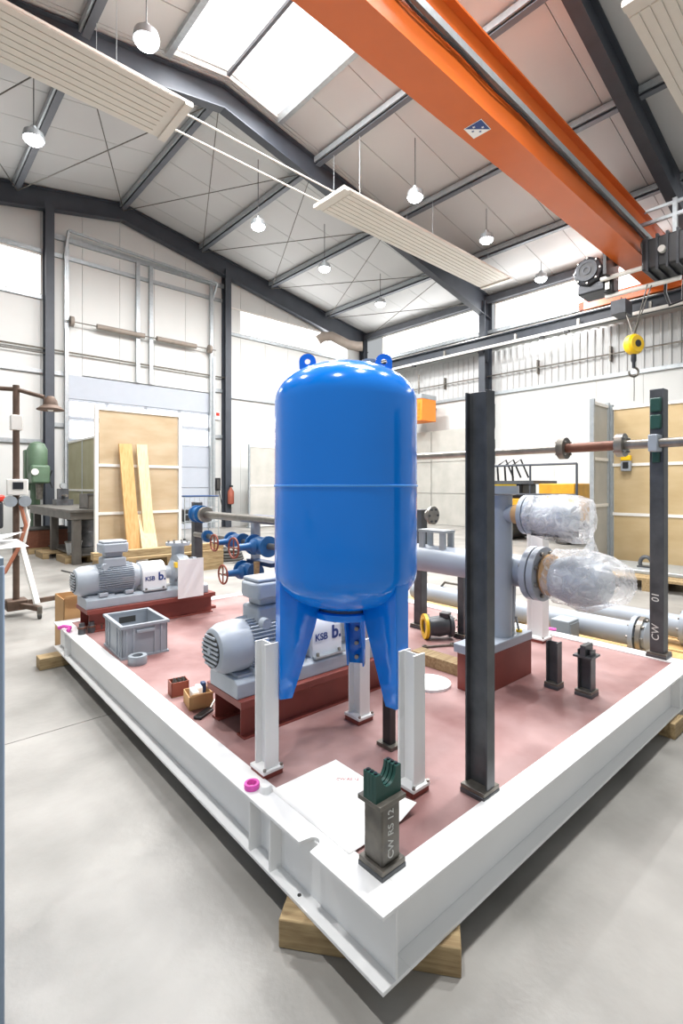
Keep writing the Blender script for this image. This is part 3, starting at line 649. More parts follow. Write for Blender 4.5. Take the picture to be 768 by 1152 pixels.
def xbeam(yc):
    w = MB()
    for z0, z1 in ((SZ0, SZ0+.011), (SZ1-.011, SZ1)): w.box(FW, LX-FW, yc-FW/2, yc+FW/2, z0, z1)
    w.box(FW/2, LX-FW/2, yc-.0035, yc+.0035, SZ0+.0112, SZ1-.0112)
    w.build('beam', 'white_steel', sk_, bev=.0015)
ybeam(FW/2); ybeam(LX-FW/2); xbeam(FW/2); xbeam(LY-FW/2)
MB().box(FW-.002, LX-FW+.002, FW-.002, LY-FW+.002, SZ1-.02, SZ1-.008).build('deck_plate', 'deck_red', sk_)
for yy in (.495, .615, 3.12): MB().box(.004, FW/2, yy-.005, yy+.005, SZ0+.011, SZ1-.011).build('stiffener', 'white_steel', sk_)
for xx in (2.3,): MB().box(xx-.005, xx+.005, .004, FW/2, SZ0+.011, SZ1-.011).build('stiffener', 'white_steel', sk_)
MB().cyl((.02, .36, SZ0+.0115), (.02, .36, SZ0+.0125), .006, n=12).build('drain_hole', 'rubber', sk_)
DK = SZ1-.008
# timbers below
def timber(p0, p1, w, h, label):
    p0 = Vector(p0); p1 = Vector(p1); d = p1-p0; a = math.atan2(d.y, d.x); L = d.length
    tag(MB().box(0, L, 0, w, 0, h).build('timber_block', 'timber', None, bev=.004, loc=p0, rz=a), label, 'timber', 'timbers under the skid')
timber((.79, 1.17, 0), (1.1, .78, 0), .1, .08, 'timber block lying across under the near corner of the white skid')
timber((.72, 4.02, 0), (1.15, 4.02, 0), .12, .08, 'timber block under the far left corner of the white skid')
timber((2.95, .80, 0), (3.1, .80, 0), .5, .08, 'timber block under the right end of the near white beam')
timber((3.36, 3.0, 0), (3.6, 3.0, 0), .12, .08, 'timber block under the back white beam')
# ---- the blue tank
TC = (1.267, 1.423)
tk = thing('pressure_tank', 'large glossy blue pressure tank on three tapered legs', 'tank', (TC[0], TC[1], DK))
def tz(z): return z-DK
R = .268
def dome(zc, sgn, h):
    pts = []
    for i in range(13):
        a = i/12*math.pi/2
        pts.append((R*max(0, math.cos(a))**.92, zc+sgn*h*math.sin(a)))
    return pts
top = dome(1.60, 1, .155); bot = dome(.975, -1, .145)
prof = [(r, tz(z)) for r, z in list(reversed(bot))]+[(R, tz(1.1)), (R, tz(1.25)), (R, tz(1.45))]+[(r, tz(z)) for r, z in top]
MB().lathe(prof, (0, 0, 0), (0, 0, 1), 72).build('vessel', 'blue_tank', tk)
MB().lathe([(R-.002, tz(1.286)), (R+.003, tz(1.289)), (R+.003, tz(1.294)), (R-.002, tz(1.297))], (0, 0, 0), (0, 0, 1), 72).build('weld_seam', 'seam_blue', tk)
MB().lathe([(.085, tz(.83)), (.085, tz(.87))], (0, 0, 0), (0, 0, 1), 32).build('nozzle_neck', 'blue_dark', tk)
fl_ = MB().lathe([(.05, tz(.805)), (.125, tz(.805)), (.128, tz(.81)), (.128, tz(.828)), (.12, tz(.832)), (.05, tz(.832))], (0, 0, 0), (0, 0, 1), 40).build('bottom_flange', 'blue_tank', tk)
MB().lathe([(.06, tz(.833)), (.115, tz(.833)), (.115, tz(.85)), (.06, tz(.85))], (0, 0, 0), (0, 0, 1), 40).build('counter_flange', 'blue_dark', tk)
for k in range(10): a = k*math.pi/5; MB().cyl((.1*math.cos(a), .1*math.sin(a), tz(.848)), (.1*math.cos(a), .1*math.sin(a), tz(.862)), .009, n=6).build('bolt', 'black_steel', fl_)
LEG = [math.radians(d) for d in (158.4, -83.7, 37.4)]
for a in LEG:
    er = Vector((math.cos(a), math.sin(a), 0)); et = Vector((-math.sin(a), math.cos(a), 0))
    lg = MB(); n = 6; rows = []; rr = .262
    for i in range(n+1):
        t = i/n; z = .53+(1.02-.53)*t
        w = .036; fold = .045+.105*min(1, t*1.6)
        cr_ = [er*(rr-fold)-et*w, er*rr-et*w, er*(rr+.002), er*rr+et*w, er*(rr-fold)+et*w]
        rows.append([Vector((p.x, p.y, tz(z))) for p in cr_])
    vs = [p for r_ in rows for p in r_]; fs = [(i*5+k, i*5+k+1, (i+1)*5+k+1, (i+1)*5+k) for i in range(n) for k in range(4)]
    lg.add(vs, fs)
    lo = lg.build('leg', 'blue_tank', tk)
    so = lo.modifiers.new('thickness', 'SOLIDIFY'); so.thickness = .006; so.offset = -1
    for z in (.56, .62, .68): p = er*(.24); MB().cyl((p.x, p.y, tz(z)), (p.x+er.x*.014, p.y+er.y*.014, tz(z)), .009, n=6).build('bolt', 'bare_steel', lo)
for s_, ax in ((-1, 1), (1, 1)):
    d = Vector((math.cos(math.radians(-41.2)), math.sin(math.radians(-41.2)), 0)); c = d*(s_*.145)
    pts = [(-.032, -.035), (.032, -.035), (.024, .02), (.012, .038), (-.012, .038), (-.024, .02)]
    lug = MB(); outer = [(.03*math.cos(t)*1.0, .012+.026*math.sin(t)) for t in [math.pi*i/10 for i in range(11)]]+[(-.034, -.04), (.034, -.04)]
    inner = [(.011*math.cos(t), .012+.011*math.sin(t)) for t in [2*math.pi*i/16 for i in range(16)]]
    U = d; V = Vector((0, 0, 1)); Wn = Vector((-d.y, d.x, 0))*.008; O = c+Vector((0, 0, tz(1.752)))
    ring_o = [(.032*math.cos(2*math.pi*i/16), .012+.03*math.sin(2*math.pi*i/16) if math.sin(2*math.pi*i/16) > -.01 else -.05+.0*i) for i in range(16)]
    vs = []
    for q in (0, 1):
        for pr in (ring_o, inner):
            vs += [O+U*p[0]+V*p[1]+Wn*q for p in pr]
    fs = []
    for i in range(16):
        j = (i+1) % 16
        fs += [(i, j, 16+j, 16+i), (32+i, 48+i, 48+j, 32+j), (i, 32+i, 32+j, j), (16+i, 16+j, 48+j, 48+i)]
    lug.add(vs, fs); lug.build('lifting_lug', 'blue_tank', tk)
MB().ring((.085, -.04, tz(1.75)), (.085, -.04, tz(1.775)), .028, .018, 20).build('top_nozzle', 'galv', tk)
# ---- white posts
def hpost(x, y, h, s, label, shim=True, rz=0, m='white_steel'):
    t = thing('support_post', label, 'post', (x, y, DK), rz)
    z0 = 0
    if shim: MB().box(-s*.58, s*.58, -s*.58, s*.58, 0, .018).build('shim', 'primer_red', t); z0 = .018
    MB().box(-s*.6, s*.6, -s*.65, s*.65, z0, z0+.012).build('base_plate', m, t, bev=.002)
    MB().ext(ipe(s, s*.8, .006, .008), (0, 0, z0+.012), (1, 0, 0), (0, 1, 0), (0, 0, h-z0-.012)).build('profile', m, t, bev=.001)
    for sx in (-1, 1): MB().cyl((sx*s*.5, -s*.58, z0+.012), (sx*s*.5, -s*.58, z0+.02), .006, n=6).build('bolt', 'bare_steel', t)
    return t
hpost(0.986, 1.534, .47, .07, 'white post at the left front leg of the blue tank')
hpost(1.300, 1.125, .465, .072, 'white post at the right front leg of the blue tank')
hpost(1.515, 1.613, .36, .075, 'white post bolted to the rear leg of the blue tank')
hpost(3.2, 1.66, .72, .11, 'thick white post behind the grey manifold pipe')
bp = thing('stub_post', 'slim black post under the right leg of the blue tank', 'post', (1.45, 1.37, DK))
MB().box(-.03, .03, -.04, .04, 0, .014).build('base_plate', 'mill_steel', bp); MB().box(-.016, .016, -.02, .02, .014, .32).build('profile', 'black_plastic', bp)
# ---- black posts
def bpost(x, y, h, b, d, label, bw=.047, tube=False, m='black_steel'):
    t = thing('pipe_support_post', label, 'post', (x, y, DK))
    MB().box(-bw, bw, -bw, bw, 0, .016).build('shim', 'black_steel', t, bev=.002)
    MB().box(-bw*.97, bw*.97, -bw*.97, bw*.97, .016, .03).build('base_plate', 'mill_steel', t, bev=.002)
    if tube: MB().ext([(-b/2, -d/2), (b/2, -d/2), (b/2, d/2), (-b/2, d/2)], (0, 0, .03), (1, 0, 0), (0, 1, 0), (0, 0, h-.03)).build('profile', m, t, bev=.004)
    else: MB().ext(ipe(d, b, .005, .007), (0, 0, .03), (1, 0, 0), (0, 1, 0), (0, 0, h-.03)).build('profile', m, t, bev=.001)
    return t
p1 = bpost(1.46, .962, 1.345, .046, .085, 'tall dark I-profile post standing right of the blue tank')
p2 = bpost(3.415, 1.01, 1.6, .085, .075, 'tall dark post with chalk marks on the back white beam', .055, True)
p2.location.z = SZ1
s1 = bpost(2.508, 1.215, .235, .05, .06, 'shorter clean black stub post right of the red plinth', .036)
s2 = bpost(2.538, 1.065, .225, .055, .065, 'black stub post with a notched top near the right beam', .042)
MB().box(-.045, .045, -.012, .012, .2, .25).build('top_tab', 'black_steel', s2); MB().box(-.05, .05, -.045, .045, .19, .2).build('top_plate', 'black_steel', s2)
p4 = bpost(2.84, 2.37, .86, .07, .07, 'dark post with a pipe flange behind the grey manifold', .055, True)
MB().lathe([(.02, 0), (.065, 0), (.065, .02), (.035, .025), (.035, .06), (.02, .06)], (.0, -.12, .82), (0, 1, 0), 24).build('flange', 'bare_steel', p4)
for k in range(6): a = k*math.pi/3; MB().cyl((.048*math.cos(a), -.128, .82+.048*math.sin(a)), (.048*math.cos(a), -.12, .82+.048*math.sin(a)), .008, n=6).build('bolt', 'black_steel', p4)
p5 = bpost(2.86, 2.02, .55, .05, .05, 'thin dark post under the grey manifold pipe', .045, True)
# near stub with green clamp
nb = bpost(.972, .945, .185, .068, .068, 'short square steel post with a green pipe clamp and chalk lettering at the near corner', .046, True, 'mill_steel')
nb.location.z = SZ1-.004
text('chalk_lettering', 'CW RS 12', .030, (.008, -.0345, .04), (0, 0, 1), (-1, 0, 0), 'chalk', nb, shear=.1)
MB().box(-.05, .05, -.042, .042, .185, .197).build('top_plate', 'mill_steel', nb, bev=.001)
def clamp(parent, O, U, Wd, s=1., name='pipe_clamp'):
    U = Vector(U); O = Vector(O); Wd = Vector(Wd)
    arc = [(-.03*math.cos(t), .075-.0-.042*math.sin(t)) for t in [math.pi*i/10 for i in range(11)]]
    out = [(-.048, 0), (.048, 0), (.048, .072)]+[(.029*math.cos(t), .072-.042*math.sin(t)) for t in [math.pi*i/12 for i in range(13)]]+[(-.048, .072)]
    c = MB(); V = Vector((0, 0, 1))
    for k in range(4):
        c.ext([(p[0]*s, p[1]*s) for p in out], O+Wd*(k*.0125*s-.025*s), U, V, Wd*.0095*s)
    fil = [(-.0475, 0), (.0475, 0), (.0475, .0705)]+[(.0325*math.cos(t), .0705-.0445*math.sin(t)) for t in [math.pi*i/12 for i in range(13)]]+[(-.0475, .0705)]
    c.ext([(q[0]*s, q[1]*s) for q in fil], O-Wd*.0245*s, U, V, Wd*.046*s)
    cl = c.build(name, 'green_clamp', parent)
    for sg in (-1, 1):
        for k in (-1, 0, 1):
            q = O+U*(sg*.039*s)+Wd*(k*.0145*s-.001)+V*.0725*s; MB().cyl(q, q+V*.003, .005*s, n=8).build('bolt_hole', 'black_plastic', cl)
clamp(nb, (0, 0, .197), (1, 0, 0), (0, 1, 0))
text('chalk_lettering', 'CW', .055, (-.043, -.012, .1), (0, 0, 1), (0, 1, 0), 'chalk', p2, shear=.1)
text('chalk_lettering', '01', .055, (-.043, -.012, .33), (0, 0, 1), (0, 1, 0), 'chalk', p2, shear=.1)
for z in (1.36, 1.46): MB().box(-.065, -.0425, -.03, .03, z, z+.085).build('pipe_clamp', 'green_clamp', p2, bev=.008)
MB().box(-.06, -.0425, -.02, .02, 1.16, 1.24).build('pipe_clamp', 'green_clamp', p2, bev=.006)
for z in (1.1, 1.22): MB().box(.024, .05, -.03, .03, z, z+.09).build('pipe_clamp', 'green_clamp', p1, bev=.006)
# ---- long horizontal pipe
hp = thing('horizontal_pipe', 'long thin pipe with flanges and a brown middle piece crossing both dark posts', 'pipe', (3.335, 2.0, 1.543))
r_ = .028
MB().cyl((0, 1.5, 0), (0, -.46, 0), r_, n=20).build('pipe_run', 'bare_steel', hp)
MB().cyl((0, -.46, 0), (0, -.80, 0), r_+.003, n=20).build('brown_piece', 'brown_pipe', hp)
MB().cyl((0, -.80, 0), (0, -1.35, 0), r_, n=20).build('pipe_run', 'bare_steel', hp)
for yy in (-.45, -.81, -1.2):
    f_ = MB().ring((0, yy-.022, 0), (0, yy+.022, 0), .072, .02, 28).build('flange', 'bare_steel' if yy < -.5 else 'mill_steel', hp)
    for k in range(4): a = k*math.pi/2+.785; MB().cyl((.055*math.cos(a), yy-.035, .055*math.sin(a)), (.055*math.cos(a), yy+.035, .055*math.sin(a)), .008, n=6).build('bolt', 'bare_steel', f_)
MB().box(-.05, .05, -1.02, -.97, -.05, .05).build('pipe_clamp', 'pipe_grey', hp, bev=.006)
# ---- pump sets
def pump(label, x, y):
    t = thing('pump_set', label, 'pump', (x, y, DK), 0, 'pump sets on the skid')
    for yy in (.03, .25):
        MB().ext(ipe(.13, .06, .006, .008), (.02, yy, .065), (0, 1, 0), (0, 0, 1), (.93, 0, 0)).build('plinth_beam', 'primer_red', t)
    MB().box(-.0, .97, -.01, .29, .13, .16).build('plinth_plate', 'primer_red', t, bev=.002)
    MB().box(.94, 1.03, .1, .16, 0, .02).build('plinth_foot', 'primer_red', t)
    MB().ext([(0, .0), (.24, .0), (.24, .06), (.21, .075), (.03, .075), (0, .06)], (.0, .02, .16), (0, 1, 0), (0, 0, 1), (.92, 0, 0)).build('base_plate', 'pump_grey', t, bev=.004)
    MB().box(.02, .2, .05, .23, .235, .245).build('motor_seat', 'pump_grey', t)
    C = Vector((0, .14, .345))
    A = (1, 0, 0)
    MB().lathe([(.095, .0), (.1, .02), (.1, .30), (.09, .32)], C+Vector((.06, 0, 0)), A, 36).build('motor_body', 'pump_grey', t)
    fn = MB()
    for k in range(44):
        a = 2*math.pi*k/44
        if abs(math.sin(a)) > .96: continue
        e = Vector((0, math.cos(a), math.sin(a))); n_ = Vector((0, -math.sin(a), math.cos(a)))
        fn.bar(C+e*.104+Vector((.09, 0, 0)), C+e*.104+Vector((.34, 0, 0)), .004, .022, up=e)
    fn.build('cooling_fins', 'pump_grey', t, smooth=False)
    fc = MB().lathe([(.02, -.055), (.07, -.055), (.088, -.045), (.105, -.01), (.11, .06), (.105, .1)], C, A, 40, caps=True).build('fan_cover', 'pump_grey', t)
    MB().cyl(C+Vector((-.058, 0, 0)), C+Vector((-.054, 0, 0)), .072, n=32).build('fan_recess', 'rubber', fc)
    for k in range(7):
        z = -.057+k*.019; w = math.sqrt(max(.0001, .07**2-z*z)); MB().box(-.064, -.057, C.y-w, C.y+w, C.z+z-.0045, C.z+z+.0045).build('grille_bar', 'pump_grey', fc)
    MB().cyl(C+Vector((-.066, 0, 0)), C+Vector((-.058, 0, 0)), .014, n=14).build('grille_hub', 'pump_grey', fc)
    for xx in (.12, .3): MB().box(xx-.03, xx+.03, .03, .25, .235, .262).build('motor_foot', 'pump_grey', t, bev=.004)
    MB().box(.13, .29, .07, .21, .43, .505).build('terminal_neck', 'pump_grey', t, bev=.012)
    tb_ = MB(); tb_.ext([(-.085, -.06), (.085, -.06), (.1, -.03), (.1, .03), (.085, .06), (-.085, .06), (-.1, .03), (-.1, -.03)], (.21, .13, .54), (1, 0, 0), (0, 1.25, 0), (0, 0, .07)); tb_.build('terminal_box', 'pump_grey', t, bev=.01)
    MB().box(.15, .27, .09, .19, .505, .54).build('terminal_neck', 'pump_grey', t, bev=.008)
    MB().box(.125, .295, .065, .195, .61, .628).build('terminal_lid', 'pump_grey', t, bev=.008)
    MB().lathe([(.012, 0), (.022, .0), (.022, .035)], (.12, .02, .455), (0, -1, 0), 14).build('cable_gland', 'pump_grey', t)
    MB().box(.25, .33, .035, .037, .32, .36).build('rating_plate', 'galv', t)
    # coupling guard with maker's lettering
    gp = [(-.1, -.11)]+[(-.1*math.cos(a), .0+.1*math.sin(a)) for a in [math.pi*i/14 for i in range(15)]]+[(.1, -.11)]
    gd = MB().ext([(p[0], p[1]) for p in gp], (.40, C.y, C.z), (0, 1, 0), (0, 0, 1), (.18, 0, 0)).build('coupling_guard', 'guard_white', t, bev=.004)
    MB().cyl((.38, C.y, C.z), (.4, C.y, C.z), .08, n=24).build('bearing_flange', 'pump_grey', t)
    yf = C.y-.1012
    text('maker_lettering', 'KSB', .045, (.415, yf, C.z-.035), (1, 0, 0), (0, 0, 1), 'logo_blue', gd, bold=.0009)
    text('maker_emblem', 'b.', .085, (.515, yf, C.z-.038), (1, 0, 0), (0, 0, 1), 'logo_blue', gd, bold=.0025)
    fr = MB()
    for (a0, a1, b0, b1) in ((.53, .57, .03, .034), (.57, .574, -.04, .034)): fr.box(a0, a1, yf-.0008, yf+.001, C.z+b0, C.z+b1)
    fr.build('emblem_frame', 'galv', gd)
    for xx in (.42, .55): MB().cyl((xx, C.y-.115, .245), (xx, C.y-.115, .258), .008, n=6).build('bolt', 'bare_steel', gd)
    MB().box(.4, .58, C.y-.125, C.y-.1, .235, .243).build('guard_foot', 'galv', gd)
    MB().lathe([(.05, 0), (.05, .06), (.085, .08), (.085, .1)], (.58, C.y, C.z), A, 28).build('bearing_housing', 'pump_grey', t)
    MB().lathe([(.06, 0), (.13, .01), (.14, .05), (.12, .1), (.07, .12), (.06, .17)], (.68, C.y, C.z), A, 36).build('pump_casing', 'pump_grey', t)
    MB().ring((.83, C.y, C.z), (.86, C.y, C.z), .1, .04, 32).build('suction_flange', 'pump_grey', t)
    MB().lathe([(.05, 0), (.05, .2), (.095, .2), (.095, .225)], (.735, C.y+.05, C.z), (0, 0, 1), 28).build('discharge_flange', 'pump_grey', t)
    for k in range(8): a = k*math.pi/4; MB().cyl((.735+.078*math.cos(a), C.y+.05+.078*math.sin(a), C.z+.225), (.735+.078*math.cos(a), C.y+.05+.078*math.sin(a), C.z+.237), .008, n=6).build('bolt', 'bare_steel', t)
    MB().box(.68, .82, .05, .23, .235, .27).build('pump_foot', 'pump_grey', t)
    MB().box(.655, .672, C.y-.1, C.y-.06, C.z+.04, C.z+.08).build('type_plate', 'yellow', t)
    return t
pm1 = pump('grey pump set with red plinth directly behind the blue tank legs', 1.02, 1.785)
pm2 = dup(pm1, (.965, 3.79, DK), 'grey pump set with red plinth at the far left behind the grey crate')
ph = MB(); ph.add([(0, 0, 0), (.21, 0, 0), (.21, 0, .3), (0, 0, .3), (0, .006, 0), (.21, .006, 0), (.21, .006, .3), (0, .006, .3)], [(0, 1, 2, 3), (7, 6, 5, 4), (0, 4, 5, 1), (1, 5, 6, 2), (2, 6, 7, 3), (3, 7, 4, 0)])
tag(ph.build('document_sleeve', 'paper', None, loc=(1.6, 3.74, .42)), 'white document sleeve hanging on the far pump', 'document')
# ---- disc plates, sheet, small things on the deck
tag(MB().cyl((0, 0, 0), (0, 0, .012), .11, n=40).build('blind_flange', 'white_steel', None, loc=(2.06, 1.66, DK)), 'round white plate lying on the red deck behind the right tank post', 'plate')
sh = MB(); nx, ny = 12, 10; vs = []
for j in range(ny+1):
    for i in range(nx+1):
        u, v = i/nx, j/ny; X = .93+(1.215-.93)*u; Y = 1.03+(1.42-1.03)*v
        d_ = max(0, u-.75)*max(0, .4-v); vs.append((X+.0*d_, Y, .0015+.25*d_))
sh.add(vs, [(j*(nx+1)+i, j*(nx+1)+i+1, (j+1)*(nx+1)+i+1, (j+1)*(nx+1)+i) for j in range(ny) for i in range(nx)])
so = sh.build('drawing_sheet', 'paper', None, loc=(0, 0, SZ1)); tag(so, 'white sheet with red note lying at the near corner of the deck', 'paper')
sm = so.modifiers.new('thickness', 'SOLIDIFY'); sm.thickness = .001
text('note_lettering', 'CW RS 12', .018, (1.13, 1.32, .0022), (math.cos(-.75), math.sin(-.75), 0), (math.sin(.75), math.cos(.75), 0), 'red_ink', so, ext=.0003, shear=.2)
def taperoll(name, loc, ro, ri, h, m, label, tilt=0):
    o = MB().lathe([(ri, 0), (ro*.96, 0), (ro, h*.1), (ro, h*.9), (ro*.96, h), (ri, h), (ri, 0)], (0, 0, 0), (0, 0, 1), 36, caps=False).build(name, m, None, loc=loc)
    tag(o, label, 'tape'); o.rotation_euler.x = tilt; return o
taperoll('tape_roll', (.889, 1.476, SZ1), .026, .017, .018, 'pink', 'pink tape roll lying on the left beam by the stiffeners')
taperoll('tape_roll', (1.025, 2.965, DK), .052, .03, .05, 'tape_grey', 'grey tape roll lying in front of the grey crate')
pk = MB(); pk.tube([(.0, 0, .006), (.02, .03, .02), (.03, .07, .01), (.0, .12, .012), (-.03, .14, .0)], .013, 6)
tag(pk.build('marking_ribbon', 'pink', None, loc=(.865, 3.87, SZ1+.01)), 'crumpled pink ribbon on the far end of the left beam', 'ribbon')
tag(MB().lathe([(.001, .022), (.015, .02), (.022, .01), (.022, 0)], (0, 0, 0), (0, 0, 1), 16).build('wax_lump', 'white_steel', None, loc=(.915, 1.43, SZ1)), 'small white cap beside the pink tape roll', 'cap')
# crate
ct = thing('plastic_crate', 'open grey plastic crate on the red deck', 'crate', (.965, 3.07, DK), -.04)
CW, CD, CH = .285, .39, .2; th = .008
for nm, b_ in (('bottom', (0, CW, 0, CD, 0, .012)), ('wall', (.008, CW-.008, .008, .008+th, .012, CH-.015)), ('wall', (.008, CW-.008, CD-.008-th, CD-.008, .012, CH-.015)), ('wall', (.008, .008+th, .008, CD-.008, .012, CH-.015)), ('wall', (CW-.008-th, CW-.008, .008, CD-.008, .012, CH-.015))):
    MB().box(*b_).build(nm, 'crate_grey', ct)
rm = MB(); rm.box(-.004, CW+.004, -.004, .018, CH-.018, CH); rm.box(-.004, CW+.004, CD-.018, CD+.004, CH-.018, CH); rm.box(-.004, .018, .018, CD-.018, CH-.018, CH); rm.box(CW-.018, CW+.004, .018, CD-.018, CH-.018, CH)
rm.build('rim', 'crate_grey', ct, bev=.002)
for xx in (.03, .07, CW-.09, CW-.05): MB().box(xx, xx+.012, .002, .008, .01, CH-.02).build('rib', 'crate_grey', ct)
for yy in (.04, .1, CD-.12, CD-.06): MB().box(.002, .008, yy, yy+.012, .01, CH-.02).build('rib', 'crate_grey', ct)
MB().box(.09, CW-.09, -.006, .004, CH-.055, CH-.035).build('handle', 'crate_grey', ct, bev=.003)
MB().box(.09, CW-.09, CD-.0175, CD-.0155, CH-.075, CH-.035).build('handle_slot', 'rubber', ct)
# cardboard boxes
def carton(loc, w, d, h, label, m='cardboard', flap=True, rz=0.):
    t = thing('cardboard_box', label, 'box', loc, rz)
    for b_ in ((0, w, 0, .004), (0, w, d-.004, d), (0, .004, 0, d), (w-.004, w, 0, d)): MB().box(*b_, 0, h).build('side', m, t)
    MB().box(0, w, 0, d, 0, .004).build('bottom', 'cardboard', t)
    if flap: MB().bar((w/2, 0, h), (w/2, -.05, h+.03), w, .003).build('flap', m, t)
    return t
c1 = carton((.98, 2.37, DK), .085, .07, .07, 'small red carton of screws on the deck by the pump plinth', 'red_box', False, -.15)
for k in range(9): MB().cyl((.02+.02*(k % 3)+.006*(k % 2), .015+.017*(k//3), .05), (.03+.02*(k % 3), .022+.017*(k//3), .074), .007, n=6).build('screw', 'mill_steel', c1)
c2 = carton((.985, 2.18, DK), .11, .12, .06, 'small open carton with white packets on the deck by the left beam', 'cardboard', True, -.2)
for k in range(3): MB().box(.02+k*.025, .05+k*.022, .02+.02*k, .09, .03, .075+.01*k).build('packet', ['paper', 'paper', 'blue_dark'][k], c2, bev=.006)
c3 = carton((.93, 4.29, .0), .3, .3, .42, 'plain brown cardboard box standing behind the far left corner of the skid', 'cardboard', True, .0)
t = thing('hand_tool', 'black hand tool lying on the deck by the pump plinth', 'tool', (1.01, 2.1, DK), .5); MB().box(-.04, .06, -.02, .02, 0, .012).build('body', 'black_plastic', t, bev=.004); MB().cyl((.06, 0, .01), (.11, .01, .025), .006, n=8).build('rod', 'bare_steel', t)
for i in range(3):
    t = thing('small_fitting', ['dark pipe fitting in the row behind the crate, leftmost', 'dark pipe fitting in the row behind the crate, middle', 'dark pipe fitting in the row behind the crate, rightmost'][i], 'fitting', (.93+.07*i, 3.78+.03*i, SZ1 if i == 0 else DK)); MB().lathe([(.012, 0), (.024, 0), (.024, .05), (.018, .055), (.018, .075)], (0, 0, 0), (0, 0, 1), 14).build('body', 'black_steel', t); MB().ring((0, 0, .04), (0, 0, .05), .028, .015).build('collar', 'brown_pipe', t)
# ---- manifold on the red plinth
mf = thing('pipe_manifold', 'grey pipe manifold standing on a red plinth right of the tall dark post', 'manifold', (2.4, 1.46, DK))
MB().box(-.28, .2, -.075, .07, 0, .19).build('plinth', 'primer_red', mf, bev=.003)
MB().box(-.3, .2, -.08, .078, .19, .235).build('base_plate', 'pipe_grey', mf, bev=.004)
MB().lathe([(.066, .235), (.066, .98), (.09, .985)], (0, 0, 0), (0, 0, 1), 32).build('riser', 'pipe_grey', mf)
MB().lathe([(.09, .99), (.1, .99), (.1, 1.03), (.03, 1.03)], (0, 0, 0), (0, 0, 1), 32).build('top_flange', 'pipe_grey', mf)
MB().cyl((0, 0, 1.03), (0, 0, 1.038), .085, n=32).build('flange_cap', 'yellow', mf)
PZ = .835-DK
MB().cyl((.1, 1.9, PZ), (.1, -.13, PZ), .085, n=36).build('header_pipe', 'pipe_grey', mf)
MB().ext([(-.04, 0), (.04, 0), (.05, .3), (-.05, .3)], (.1, .02, .235), (0, 1, 0), (0, 0, 1), (.02, 0, 0)).build('bracket', 'pipe_grey', mf)
for yy, rr in ((-.145, .14), (-.185, .14)):
    f_ = MB().ring((.1, yy-.016, PZ), (.1, yy+.016, PZ), rr, .07, 40).build('header_flange', 'pipe_grey', mf)
    for k in range(8): a = k*math.pi/4+.39; MB().cyl((.1+.115*math.cos(a), yy-.03, PZ+.115*math.sin(a)), (.1+.115*math.cos(a), yy+.03, PZ+.115*math.sin(a)), .011, n=6).build('bolt', 'bare_steel', f_)
MB().lathe([(.087, 0), (.105, .02), (.1, .05), (.087, .07)], (.1, -.2, PZ), (0, -1, 0), 28).build('tape_band', 'cardboard', mf)
MB().lathe([(.08, 0), (.1, .05), (.12, .12), (.12, .2), (.09, .28), (.06, .3)], (.1, -.22, PZ-.01), (.0, -1, 0), 24).build('valve_body', 'pump_grey', mf)
def crumple(prof, O, A, n, amp, seed):
    rnd = random.Random(seed); b = MB(); b.lathe(prof, O, A, n)
    O = Vector(O); A = Vector(A).normalized(); out = []
    for i, p in enumerate(b.v):
        p = Vector(p); q = p-O; ax = A*q.dot(A); rd = q-ax; k = 1+amp*(rnd.random()-.5)*2; out.append(tuple(O+ax+rd*k+A*amp*.12*(rnd.random()-.5)))
    b.v = out; return b
MB_ = crumple([(.1, 0), (.13, .04), (.14, .1), (.15, .16), (.145, .23), (.12, .3), (.085, .37), (.03, .4)], (.1, -.22, PZ), (.05, -1, .0), 18, .09, 3)
MB_.build('plastic_wrap', 'wrap', mf)
MB().add([(.1, -.38, PZ+.12), (.1, -.47, PZ+.11), (.1, -.44, PZ+.22), (.13, -.38, PZ+.11), (.13, -.47, PZ+.1)], [(0, 1, 2), (3, 2, 4), (0, 2, 3), (1, 4, 2)]).build('wrap_peak', 'wrap_clear', mf, smooth=False)
UZ = 1.145-DK
MB().cyl((0, -.02, UZ), (0, -.14, UZ), .045, n=24).build('branch', 'pipe_grey', mf)
MB().cyl((0, -.09, UZ), (0, -.15, UZ), .05, n=24).build('tape_band', 'cardboard', mf)
for yy in (-.16, -.19): MB().ring((0, yy-.012, UZ), (0, yy+.012, UZ), .1, .03, 32).build('branch_flange', 'pipe_grey', mf)
MB().lathe([(.07, 0), (.09, .05), (.09, .15), (.06, .2)], (0, -.2, UZ-.01), (0, -1, 0), 20).build('valve_body', 'pump_grey', mf)
MB().box(-.04, .04, -.4, -.2, UZ-.1, UZ-.07).build('valve_handle', 'black_plastic', mf)
crumple([(.08, 0), (.105, .03), (.11, .1), (.11, .18), (.115, .25), (.1, .3), (.03, .32)], (0, -.16, UZ), (0, -1, -.05), 16, .1, 5).build('plastic_wrap', 'wrap', mf)
st = MB()
for (xx, yy) in ((.06, .42), (.14, .42), (.06, .58), (.14, .58)): st.box(xx-.008, xx+.008, yy-.02, yy+.02, PZ+.07, PZ+.17)
st.box(.045, .155, .4, .6, PZ+.17, PZ+.185); st.build('saddle_bracket', 'galv', mf)
hl = thing('pipe_clip', 'small pale lever lying on the manifold base plate', 'lever', (2.53, 1.42, DK+.235), .6); MB().bar((0, 0, .004), (-.05, .02, .09), .01, .01).build('lever', 'galv', hl); MB().cyl((0, 0, 0), (0, 0, .012), .016, n=12).build('pivot', 'yellow', hl)
